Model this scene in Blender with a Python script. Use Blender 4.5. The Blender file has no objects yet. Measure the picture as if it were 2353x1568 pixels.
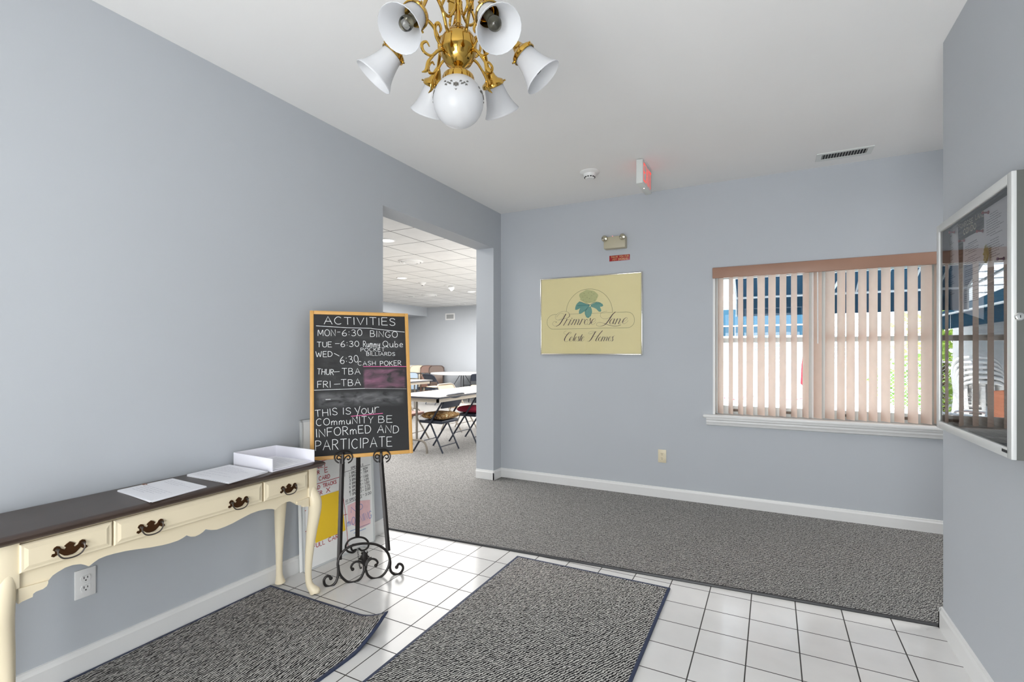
import bpy, bmesh, math, random
from mathutils import Vector, Matrix, Euler
R = math.radians
random.seed(7)
SC = bpy.context.scene
COL = SC.collection

# ------------------------------------------------------------------ camera
IW, IH, FPX, HY = 2353.0, 1568.0, 1138.0, 812.0
YAW = math.atan2(1763 - IW / 2, FPX)
CAMZ = 1.29
cam_data = bpy.data.cameras.new('camera')
cam_data.sensor_width = 36.0
cam_data.lens = FPX / IW * 36.0
cam_data.shift_y = (HY - IH / 2) / IW
cam_data.clip_start = 0.02
cam = bpy.data.objects.new('camera', cam_data)
COL.objects.link(cam)
cam.location = (0, 0, CAMZ)
cam.rotation_euler = (R(90), 0, YAW)
SC.camera = cam

# ------------------------------------------------------------------ light, sky, exposure
SC.view_settings.view_transform = 'Standard'
SC.view_settings.look = 'None'
SC.view_settings.exposure = 0.34
SC.view_settings.gamma = 1.0
SC.view_settings.use_curve_mapping = False
world = bpy.data.worlds.new('sky')
SC.world = world
world.use_nodes = True
wn = world.node_tree.nodes
wbg = wn.get('Background') or wn.new('ShaderNodeBackground')
wbg.inputs['Color'].default_value = (0.80, 0.90, 1.0, 1)
wbg.inputs['Strength'].default_value = 4.0


def lamp(name, typ, loc, rot, energy, color=(1, 1, 1), size=None, size_y=None, spread=None):
    d = bpy.data.lights.new(name, typ)
    d.energy = energy
    d.color = color
    if typ == 'AREA':
        d.shape = 'RECTANGLE'
        d.size = size
        d.size_y = size_y or size
        if spread:
            d.spread = R(spread)
    o = bpy.data.objects.new(name, d)
    o.location = loc
    o.rotation_euler = rot
    COL.objects.link(o)
    return o


sun = lamp('sun', 'SUN', (3, -6, 12), (R(33), 0, R(18)), 15.0, (1.0, 0.97, 0.92))
sun.data.angle = R(1.0)
# daylight entering by the glass entrance doors behind the camera
lamp('entrance_daylight', 'AREA', (-0.40, -1.66, 0.90), (R(90), 0, 0), 58, (1.0, 0.985, 0.955), 1.9, 1.6)
# added fill light low inside the doors, aimed up to brighten the ceiling
lamp('ceiling_fill', 'AREA', (-0.40, -1.45, 0.40), (R(148), 0, 0), 17, (1.0, 0.98, 0.95), 1.8, 0.8, 130)
# daylight of the side windows of the community hall and its ceiling lamps
lamp('hall_window_daylight', 'AREA', (-2.78, 8.6, 1.45), (0, R(90), 0), 60, (1.0, 0.98, 0.95), 1.3, 5.6)
lamp('hall_ceiling_lamps', 'AREA', (-6.0, 7.0, 2.66), (0, 0, 0), 620, (1.0, 0.98, 0.96), 5.6, 8.6)
# added fill light, out of view in the corridor beyond the right-hand wall
lamp('corridor_fill', 'AREA', (2.6, 3.75, 2.6), (0, 0, 0), 34, (1.0, 0.98, 0.95), 0.6, 0.6)
port = lamp('window_portal', 'AREA', (0.35, 4.78, 1.35), (R(-90), 0, 0), 1, (1, 1, 1), 1.6, 1.3)
port.data.cycles.is_portal = True

# ------------------------------------------------------------------ pixel helpers (where a sight line meets a plane)
_F = Vector((-math.sin(YAW), math.cos(YAW), 0))
_R = Vector((math.cos(YAW), math.sin(YAW), 0))
_C = Vector((0, 0, CAMZ))


def ray(x, y):
    return _F + _R * ((x - IW / 2) / FPX) + Vector((0, 0, 1)) * ((HY - y) / FPX)


def on(x, y, axis, val):
    d = ray(x, y)
    return _C + d * ((val - _C[axis]) / d[axis])


class Frame:
    """A local frame: x to the right of who faces it, y into the wall, z up."""

    def __init__(self, loc, yaw=0.0, tilt=0.0):
        self.loc, self.yaw, self.tilt = Vector(loc), yaw, tilt
        self.m = Matrix.Translation(self.loc) @ Euler((-tilt, 0, yaw)).to_matrix().to_4x4()
        self.inv = self.m.inverted()

    def pix(self, x, y, depth=0.0):
        o = self.inv @ _C
        d = self.inv.to_3x3() @ ray(x, y)
        t = (depth - o.y) / d.y
        p = o + d * t
        return (p.x, p.z)


# ------------------------------------------------------------------ materials
MATS = {}


def mat(name, col, rough=0.5, metal=0.0, var=0.0, vscale=8.0, bump=0.0, bscale=200.0, spec=0.5, emit=None, estr=0.0, coat=0.0):
    if name in MATS:
        return MATS[name]
    m = bpy.data.materials.new(name)
    m.use_nodes = True
    n, l = m.node_tree.nodes, m.node_tree.links
    b = n['Principled BSDF']
    b.inputs['Base Color'].default_value = (*col, 1)
    b.inputs['Roughness'].default_value = rough
    b.inputs['Metallic'].default_value = metal
    b.inputs['Specular IOR Level'].default_value = spec
    b.inputs['Coat Weight'].default_value = coat
    tc = n.new('ShaderNodeTexCoord')
    nz = n.new('ShaderNodeTexNoise')
    nz.inputs['Scale'].default_value = vscale
    nz.inputs['Detail'].default_value = 4
    l.new(tc.outputs['Object'], nz.inputs['Vector'])
    rmp = n.new('ShaderNodeMixRGB')
    rmp.inputs['Color1'].default_value = (*[max(0, c * (1 - var)) for c in col], 1)
    rmp.inputs['Color2'].default_value = (*[min(1, c * (1 + var)) for c in col], 1)
    l.new(nz.outputs['Fac'], rmp.inputs['Fac'])
    l.new(rmp.outputs['Color'], b.inputs['Base Color'])
    if bump:
        nb = n.new('ShaderNodeTexNoise')
        nb.inputs['Scale'].default_value = bscale
        l.new(tc.outputs['Object'], nb.inputs['Vector'])
        bp = n.new('ShaderNodeBump')
        bp.inputs['Strength'].default_value = bump
        bp.inputs['Distance'].default_value = 0.002
        l.new(nb.outputs['Fac'], bp.inputs['Height'])
        l.new(bp.outputs['Normal'], b.inputs['Normal'])
    if emit:
        b.inputs['Emission Color'].default_value = (*emit, 1)
        b.inputs['Emission Strength'].default_value = estr
    MATS[name] = m
    return m


def grid_mat(name, w, h, mortar, tile, grout, rough, origin, rotz=0.0, var=0.03, bump=0.3):
    m = mat(name, tile, rough)
    n, l = m.node_tree.nodes, m.node_tree.links
    b = n['Principled BSDF']
    tc = n.new('ShaderNodeTexCoord')
    mp = n.new('ShaderNodeMapping')
    mp.vector_type = 'TEXTURE'
    mp.inputs['Location'].default_value = (*origin, 0)
    mp.inputs['Rotation'].default_value = (0, 0, rotz)
    l.new(tc.outputs['Object'], mp.inputs['Vector'])
    br = n.new('ShaderNodeTexBrick')
    br.offset = 0.0
    br.squash = 1.0
    br.inputs['Color1'].default_value = (*[c * (1 - var) for c in tile], 1)
    br.inputs['Color2'].default_value = (*[c * (1 + var) for c in tile], 1)
    br.inputs['Mortar'].default_value = (*grout, 1)
    br.inputs['Scale'].default_value = 1.0
    br.inputs['Mortar Size'].default_value = mortar
    br.inputs['Mortar Smooth'].default_value = 0.0
    br.inputs['Brick Width'].default_value = w
    br.inputs['Row Height'].default_value = h
    l.new(mp.outputs['Vector'], br.inputs['Vector'])
    nz = n.new('ShaderNodeTexNoise')
    nz.inputs['Scale'].default_value = 5
    nz.inputs['Detail'].default_value = 5
    l.new(tc.outputs['Object'], nz.inputs['Vector'])
    mr = n.new('ShaderNodeMapRange')
    mr.inputs['To Min'].default_value = 0.88
    mr.inputs['To Max'].default_value = 1.1
    l.new(nz.outputs['Fac'], mr.inputs['Value'])
    mx = n.new('ShaderNodeMixRGB')
    mx.blend_type = 'MULTIPLY'
    mx.inputs['Fac'].default_value = 1.0
    l.new(br.outputs['Color'], mx.inputs['Color1'])
    l.new(mr.outputs['Result'], mx.inputs['Color2'])
    l.new(mx.outputs['Color'], b.inputs['Base Color'])
    rr = n.new('ShaderNodeMapRange')
    rr.inputs['To Min'].default_value = rough
    rr.inputs['To Max'].default_value = 0.8
    l.new(br.outputs['Fac'], rr.inputs['Value'])
    l.new(rr.outputs['Result'], b.inputs['Roughness'])
    bp = n.new('ShaderNodeBump')
    bp.invert = True
    bp.inputs['Strength'].default_value = bump
    bp.inputs['Distance'].default_value = 0.002
    l.new(br.outputs['Fac'], bp.inputs['Height'])
    l.new(bp.outputs['Normal'], b.inputs['Normal'])
    return m


def carpet_mat(name, dark, light, scale, rot, stretch=(1.0, 0.45, 1.0), lo=0.42, hi=0.56):
    """Looped berber carpet: short light and dark yarn loops in slanting ribs."""
    m = mat(name, light, 0.95, spec=0.1)
    n, l = m.node_tree.nodes, m.node_tree.links
    b = n['Principled BSDF']
    tc = n.new('ShaderNodeTexCoord')
    mp = n.new('ShaderNodeMapping')
    mp.inputs['Rotation'].default_value = (0, 0, rot)
    mp.inputs['Scale'].default_value = stretch
    l.new(tc.outputs['Object'], mp.inputs['Vector'])
    nz = n.new('ShaderNodeTexNoise')
    nz.inputs['Scale'].default_value = scale
    nz.inputs['Detail'].default_value = 1.5
    nz.inputs['Distortion'].default_value = 0.6
    l.new(mp.outputs['Vector'], nz.inputs['Vector'])
    wv = n.new('ShaderNodeTexWave')
    wv.inputs['Scale'].default_value = scale * 0.30
    wv.inputs['Distortion'].default_value = 5.0
    wv.inputs['Detail'].default_value = 2.0
    wv.inputs['Detail Scale'].default_value = 2.5
    l.new(mp.outputs['Vector'], wv.inputs['Vector'])
    ad = n.new('ShaderNodeMixRGB')
    ad.inputs['Fac'].default_value = 0.38
    l.new(nz.outputs['Fac'], ad.inputs['Color1'])
    l.new(wv.outputs['Fac'], ad.inputs['Color2'])
    cr = n.new('ShaderNodeValToRGB')
    cr.color_ramp.elements[0].position = lo
    cr.color_ramp.elements[0].color = (*dark, 1)
    cr.color_ramp.elements[1].position = hi
    cr.color_ramp.elements[1].color = (*light, 1)
    l.new(ad.outputs['Color'], cr.inputs['Fac'])
    l.new(cr.outputs['Color'], b.inputs['Base Color'])
    bp = n.new('ShaderNodeBump')
    bp.inputs['Strength'].default_value = 0.5
    bp.inputs['Distance'].default_value = 0.004
    l.new(ad.outputs['Color'], bp.inputs['Height'])
    l.new(bp.outputs['Normal'], b.inputs['Normal'])
    return m


def thin_mat(name, col, translucent=0.4, rough=0.5, gloss=0.0, clear=0.0):
    """Thin sheet that lets light through: blinds, shades, awning cloth, leaves."""
    if name in MATS:
        return MATS[name]
    m = bpy.data.materials.new(name)
    m.use_nodes = True
    n, l = m.node_tree.nodes, m.node_tree.links
    b = n['Principled BSDF']
    b.inputs['Roughness'].default_value = rough
    b.inputs['Specular IOR Level'].default_value = gloss
    out = n['Material Output']
    tc = n.new('ShaderNodeTexCoord')
    nz = n.new('ShaderNodeTexNoise')
    nz.inputs['Scale'].default_value = 14
    l.new(tc.outputs['Object'], nz.inputs['Vector'])
    mx = n.new('ShaderNodeMixRGB')
    mx.inputs['Color1'].default_value = (*[c * 0.94 for c in col], 1)
    mx.inputs['Color2'].default_value = (*[min(1, c * 1.05) for c in col], 1)
    l.new(nz.outputs['Fac'], mx.inputs['Fac'])
    l.new(mx.outputs['Color'], b.inputs['Base Color'])
    tr = n.new('ShaderNodeBsdfTranslucent')
    l.new(mx.outputs['Color'], tr.inputs['Color'])
    ms = n.new('ShaderNodeMixShader')
    ms.inputs['Fac'].default_value = translucent
    l.new(b.outputs['BSDF'], ms.inputs[1])
    l.new(tr.outputs['BSDF'], ms.inputs[2])
    last = ms
    if clear:
        tp = n.new('ShaderNodeBsdfTransparent')
        m2 = n.new('ShaderNodeMixShader')
        m2.inputs['Fac'].default_value = clear
        l.new(ms.outputs['Shader'], m2.inputs[1])
        l.new(tp.outputs['BSDF'], m2.inputs[2])
        last = m2
    l.new(last.outputs['Shader'], out.inputs['Surface'])
    MATS[name] = m
    return m


def pane_mat(name, ior=1.5, tint=(1, 1, 1), rough=0.0):
    """A flat glass pane: see-through with a mirror image that grows at grazing angles."""
    if name in MATS:
        return MATS[name]
    m = bpy.data.materials.new(name)
    m.use_nodes = True
    n, l = m.node_tree.nodes, m.node_tree.links
    n.remove(n['Principled BSDF'])
    out = n['Material Output']
    tp = n.new('ShaderNodeBsdfTransparent')
    tp.inputs['Color'].default_value = (*tint, 1)
    gl = n.new('ShaderNodeBsdfGlossy')
    gl.inputs['Roughness'].default_value = rough
    fr = n.new('ShaderNodeFresnel')
    fr.inputs['IOR'].default_value = ior
    ms = n.new('ShaderNodeMixShader')
    l.new(fr.outputs['Fac'], ms.inputs['Fac'])
    l.new(tp.outputs['BSDF'], ms.inputs[1])
    l.new(gl.outputs['BSDF'], ms.inputs[2])
    l.new(ms.outputs['Shader'], out.inputs['Surface'])
    MATS[name] = m
    return m


WALL = mat('blue_grey_wall_paint', (0.475, 0.50, 0.53), 0.6, var=0.02, vscale=3, bump=0.06, bscale=260, spec=0.25)
CEIL = mat('ceiling_paint', (0.84, 0.835, 0.825), 0.8, var=0.015, vscale=3, bump=0.05, bscale=200, spec=0.1)
TRIM = mat('white_trim_paint', (0.74, 0.74, 0.73), 0.35, var=0.02)
TILE = grid_mat('glazed_floor_tile', 0.2022, 0.2028, 0.0025, (0.73, 0.72, 0.705), (0.05, 0.046, 0.043), 0.16, (-0.078, 2.460), R(-0.45))
TILE.node_tree.nodes['Principled BSDF'].inputs['Specular IOR Level'].default_value = 0.32
HALLCEIL = grid_mat('suspended_ceiling_tile', 0.607, 0.607, 0.0062, (0.74, 0.74, 0.73), (0.07, 0.07, 0.068), 0.85, (-3.90, 4.47), 0.0, var=0.01, bump=0.2)
CARPET = carpet_mat('grey_berber_carpet', (0.035, 0.034, 0.036), (0.44, 0.43, 0.41), 128, R(62), (1.0, .60, 1.0), .475, .555)
MATR = carpet_mat('grey_mat_pile', (0.022, 0.021, 0.022), (0.52, 0.505, 0.48), 100, R(35), (1.0, .74, 1.0), .475, .55)
MATL = carpet_mat('grey_mat_pile_ribbed', (0.018, 0.017, 0.018), (0.50, 0.485, 0.46), 98, R(-8), (1.0, .52, 1.0), .47, .55)
NAVY = mat('navy_binding', (0.018, 0.03, 0.075), 0.6)
RUBBER = mat('dark_rubber_strip', (0.035, 0.035, 0.037), 0.45)
CREAM = mat('cream_painted_wood', (0.81, 0.71, 0.515), 0.32, var=0.02, vscale=5)
WALNUT = mat('dark_stained_wood', (0.055, 0.036, 0.028), 0.3, var=0.25, vscale=12)
BRONZE = mat('aged_bronze', (0.10, 0.045, 0.018), 0.35, metal=0.85, var=0.2)
BRASS = mat('polished_brass', (0.50, 0.31, 0.07), 0.09, metal=1.0, var=0.08, vscale=20)
IRON = mat('black_wrought_iron', (0.018, 0.015, 0.014), 0.38, metal=0.5, var=0.2)
PAPER = mat('white_paper', (0.89, 0.89, 0.925), 0.7, var=0.01)
INK = mat('grey_print', (0.32, 0.32, 0.37), 0.8)
INKD = mat('dark_print', (0.07, 0.07, 0.08), 0.8)
PINE = mat('pine_frame', (0.66, 0.36, 0.10), 0.4, var=0.12, vscale=18)
CHALKW = mat('white_chalk', (0.86, 0.87, 0.86), 0.9, var=0.08, vscale=90)
CHALKP = mat('pink_chalk', (0.80, 0.16, 0.38), 0.9, var=0.1, vscale=90)
WBOARD = mat('whiteboard_film', (0.88, 0.885, 0.87), 0.22, var=0.03)
REDINK = mat('red_marker', (0.42, 0.02, 0.03), 0.6)
BLKINK = mat('black_marker', (0.02, 0.02, 0.025), 0.6)
BLUINK = mat('blue_marker', (0.10, 0.22, 0.52), 0.6)
PINKF = mat('pink_marker_fill', (0.84, 0.55, 0.57), 0.6, var=0.12, vscale=25)
YELLOW = mat('yellow_card', (0.88, 0.58, 0.02), 0.6, var=0.03)
ALU = mat('brushed_aluminium', (0.62, 0.63, 0.62), 0.35, metal=0.6, var=0.03)
SILVER = mat('polished_silver_frame', (0.62, 0.60, 0.55), 0.18, metal=1.0)
CHROME = mat('chrome', (0.72, 0.72, 0.70), 0.08, metal=1.0)
IVORY = mat('ivory_plastic', (0.72, 0.64, 0.46), 0.4)
WHITEP = mat('white_plastic', (0.80, 0.80, 0.79), 0.35)
GREYP = mat('pale_grey_plastic', (0.66, 0.68, 0.66), 0.4)
BLACK = mat('matt_black', (0.012, 0.012, 0.013), 0.7)
PANE = pane_mat('window_glass', 1.35)
SHADE = thin_mat('frosted_glass_shade', (0.77, 0.78, 0.80), 0.45, 0.25, 0.4, 0.10)
BLIND = thin_mat('pinkish_vinyl_slat', (0.87, 0.72, 0.63), 0.36, 0.45, 0.3)
VALANCE = mat('brown_valance', (0.34, 0.19, 0.13), 0.45, var=0.12, vscale=6)
NAVYCH = mat('navy_painted_steel', (0.022, 0.028, 0.045), 0.3, var=0.1)
TABLETOP = mat('beige_laminate', (0.43, 0.385, 0.32), 0.35, var=0.02)
TABLEEDGE = mat('dark_table_edging', (0.05, 0.05, 0.06), 0.5)
TAUPE = mat('taupe_steel', (0.27, 0.24, 0.20), 0.35, metal=0.2)

# ------------------------------------------------------------------ mesh builder
def catmull(pts, n=6, closed=False):
    pts = [Vector(p) for p in pts]
    if len(pts) < 3:
        return pts
    out = []
    k = len(pts)
    rng = range(k if closed else k - 1)
    for i in rng:
        p1, p2 = pts[i], pts[(i + 1) % k]
        p0 = pts[(i - 1) % k] if (closed or i > 0) else p1 * 2 - p2
        p3 = pts[(i + 2) % k] if (closed or i + 2 < k) else p2 * 2 - p1
        for j in range(n):
            t = j / n
            out.append(0.5 * ((2 * p1) + (p2 - p0) * t + (2 * p0 - 5 * p1 + 4 * p2 - p3) * t * t + (3 * p1 - p0 - 3 * p2 + p3) * t ** 3))
    if not closed:
        out.append(pts[-1])
    return out


class MB:
    def __init__(self):
        self.v, self.f, self.mi = [], [], []
        self.m = None
        self.cur = 0

    def _v(self, p):
        p = Vector(p)
        if self.m is not None:
            p = self.m @ p
        self.v.append(p)
        return len(self.v) - 1

    def face(self, pts):
        self.f.append([self._v(p) for p in pts])
        self.mi.append(self.cur)

    def _f(self, ids):
        self.f.append(list(ids))
        self.mi.append(self.cur)

    def box(self, lo, hi):
        x0, y0, z0 = lo
        x1, y1, z1 = hi
        i = [self._v(p) for p in ((x0, y0, z0), (x1, y0, z0), (x1, y1, z0), (x0, y1, z0), (x0, y0, z1), (x1, y0, z1), (x1, y1, z1), (x0, y1, z1))]
        for q in ((0, 3, 2, 1), (4, 5, 6, 7), (0, 1, 5, 4), (1, 2, 6, 5), (2, 3, 7, 6), (3, 0, 4, 7)):
            self._f([i[k] for k in q])
        return self

    def chamfer_box(self, lo, hi, c=0.004):
        """Box with all edges cut (rounded look without modifiers)."""
        bm = bmesh.new()
        bmesh.ops.create_cube(bm, size=1)
        s = [h - l for l, h in zip(lo, hi)]
        for v in bm.verts:
            v.co = Vector([(lo[k] + hi[k]) / 2 + v.co[k] * s[k] for k in range(3)])
        bmesh.ops.bevel(bm, geom=list(bm.edges), offset=min(c, min(s) * 0.45), segments=2, profile=0.5, affect='EDGES')
        base = {}
        for v in bm.verts:
            base[v.index] = self._v(v.co)
        for f in bm.faces:
            self._f([base[v.index] for v in f.verts])
        bm.free()
        return self

    def tube(self, pts, r, seg=8, closed=False, cap=True, flat=1.0, up=None):
        """Swept tube; r a number or a list; flat squashes the section across `up`."""
        pts = [Vector(p) for p in pts]
        n = len(pts)
        rs = r if isinstance(r, (list, tuple)) else [r] * n
        if len(rs) != n:
            rs = [rs[min(len(rs) - 1, int(i / max(1, n - 1) * (len(rs) - 1)))] + (rs[min(len(rs) - 1, int(i / max(1, n - 1) * (len(rs) - 1)) + 1)] - rs[min(len(rs) - 1, int(i / max(1, n - 1) * (len(rs) - 1)))]) * ((i / max(1, n - 1) * (len(rs) - 1)) % 1) for i in range(n)]
        rings, prev = [], None
        for i in range(n):
            if closed:
                t = pts[(i + 1) % n] - pts[(i - 1) % n]
            else:
                t = pts[min(i + 1, n - 1)] - pts[max(i - 1, 0)]
            if t.length < 1e-9:
                t = Vector((0, 0, 1))
            t.normalize()
            if up is not None:
                a = Vector(up) - t * t.dot(Vector(up))
                if a.length < 1e-5:
                    a = t.orthogonal()
            elif prev is None:
                a = t.orthogonal()
            else:
                a = prev - t * prev.dot(t)
                if a.length < 1e-6:
                    a = t.orthogonal()
            a.normalize()
            prev = a
            b = t.cross(a)
            rings.append([self._v(pts[i] + a * (math.cos(2 * math.pi * k / seg) * rs[i] * flat) + b * (math.sin(2 * math.pi * k / seg) * rs[i])) for k in range(seg)])
        for i in range(n if closed else n - 1):
            A, B = rings[i], rings[(i + 1) % n]
            for k in range(seg):
                self._f((A[k], A[(k + 1) % seg], B[(k + 1) % seg], B[k]))
        if cap and not closed:
            self._f(rings[0][::-1])
            self._f(rings[-1])
        return self

    def lathe(self, prof, seg=24, m=None, cap0=False, cap1=False, rib=0.0, ribn=0):
        """Profile [(r, z)] turned about z; m a matrix placing it."""
        keep = self.m
        if m is not None:
            self.m = m if keep is None else keep @ m
        rings = []
        for r, z in prof:
            rings.append([self._v(((r + (rib * r * math.cos(k * math.pi) if rib else 0)) * math.cos(2 * math.pi * k / seg), (r + (rib * r * math.cos(k * math.pi) if rib else 0)) * math.sin(2 * math.pi * k / seg), z)) for k in range(seg)])
        for A, B in zip(rings, rings[1:]):
            for k in range(seg):
                self._f((A[k], A[(k + 1) % seg], B[(k + 1) % seg], B[k]))
        if cap0:
            self._f(rings[0][::-1])
        if cap1:
            self._f(rings[-1])
        self.m = keep
        return self

    def prism(self, poly, y0, y1):
        """Polygon in (x, z) given thickness along y."""
        a = [self._v((p[0], y0, p[1])) for p in poly]
        b = [self._v((p[0], y1, p[1])) for p in poly]
        self._f(a)
        self._f(b[::-1])
        k = len(poly)
        for i in range(k):
            self._f((a[i], b[i], b[(i + 1) % k], a[(i + 1) % k]))
        return self

    def ribbon(self, pts, w, y):
        """Flat pen stroke in the (x, z) plane at depth y; w a number or list."""
        pts = [Vector((p[0], p[1])) for p in pts]
        q = [pts[0]]
        ws = list(w) if isinstance(w, (list, tuple)) else [w] * len(pts)
        qw = [ws[0]]
        for p, ww in zip(pts[1:], ws[1:]):
            if (p - q[-1]).length > 1e-6:
                q.append(p)
                qw.append(ww)
        if len(q) < 2:
            return self
        L, Rr = [], []
        for i in range(len(q)):
            t = q[min(i + 1, len(q) - 1)] - q[max(i - 1, 0)]
            if t.length < 1e-9:
                t = Vector((1, 0))
            t.normalize()
            n = Vector((-t.y, t.x)) * (qw[i] / 2)
            e = Vector((0, 0))
            if i == 0:
                e = -t * qw[i] * 0.3
            if i == len(q) - 1:
                e = t * qw[i] * 0.3
            L.append(self._v((q[i].x + n.x + e.x, y, q[i].y + n.y + e.y)))
            Rr.append(self._v((q[i].x - n.x + e.x, y, q[i].y - n.y + e.y)))
        for i in range(len(q) - 1):
            self._f((Rr[i], Rr[i + 1], L[i + 1], L[i]))
        return self

    def sphere(self, c, r, seg=16, rings=10, sc=(1, 1, 1)):
        c = Vector(c)
        rr = []
        for i in range(rings + 1):
            th = math.pi * i / rings
            s = max(math.sin(th), 1e-4)
            rr.append([self._v((c.x + r * sc[0] * s * math.cos(2 * math.pi * k / seg), c.y + r * sc[1] * s * math.sin(2 * math.pi * k / seg), c.z + r * sc[2] * math.cos(th))) for k in range(seg)])
        for A, B in zip(rr, rr[1:]):
            for k in range(seg):
                self._f((A[k], B[k], B[(k + 1) % seg], A[(k + 1) % seg]))
        return self

    def build(self, name, m, parent=None, smooth=True, angle=35, kind=None, label=None):
        me = bpy.data.meshes.new(name)
        me.from_pydata([tuple(v) for v in self.v], [], self.f)
        for mm in (m if isinstance(m, (list, tuple)) else [m]):
            me.materials.append(mm)
        if any(self.mi):
            me.polygons.foreach_set('material_index', self.mi)
        bm = bmesh.new()
        bm.from_mesh(me)
        bmesh.ops.recalc_face_normals(bm, faces=bm.faces)
        bm.to_mesh(me)
        bm.free()
        if smooth:
            me.polygons.foreach_set('use_smooth', [True] * len(me.polygons))
            me.set_sharp_from_angle(angle=R(angle))
        me.update()
        o = bpy.data.objects.new(name, me)
        COL.objects.link(o)
        if parent is not None:
            o.parent = parent
        if kind:
            o['kind'] = kind
        if label:
            o['label'] = label
        return o


def thing(name, label, cat, loc=(0, 0, 0), yaw=0.0, tilt=0.0, group=None):
    o = bpy.data.objects.new(name, None)
    o.empty_display_size = 0.05
    o.location = loc
    o.rotation_euler = (-tilt, 0, yaw)
    o['label'] = label
    o['category'] = cat
    if group:
        o['group'] = group
    COL.objects.link(o)
    return o


def tag(o, label, cat, group=None, kind=None):
    o['label'] = label
    o['category'] = cat
    if group:
        o['group'] = group
    if kind:
        o['kind'] = kind
    return o


def put(o, loc, yaw=0.0, tilt=0.0):
    o.location = loc
    o.rotation_euler = (-tilt, 0, yaw)
    return o


def dup(root, loc, yaw, label=None, tilt=0.0, group=None):
    r = root.copy()
    COL.objects.link(r)
    put(r, loc, yaw, tilt)
    if label:
        r['label'] = label
    if group:
        r['group'] = group
    for ch in list(root.children):
        c = ch.copy()
        COL.objects.link(c)
        c.parent = r
        for g in list(ch.children):
            d = g.copy()
            COL.objects.link(d)
            d.parent = c
    return r


# ------------------------------------------------------------------ hand lettering
def _arc(cx, cy, rx, ry, a0, a1, n=12):
    return [(cx + rx * math.cos(R(a0 + (a1 - a0) * i / n)), cy + ry * math.sin(R(a0 + (a1 - a0) * i / n))) for i in range(n + 1)]


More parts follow.
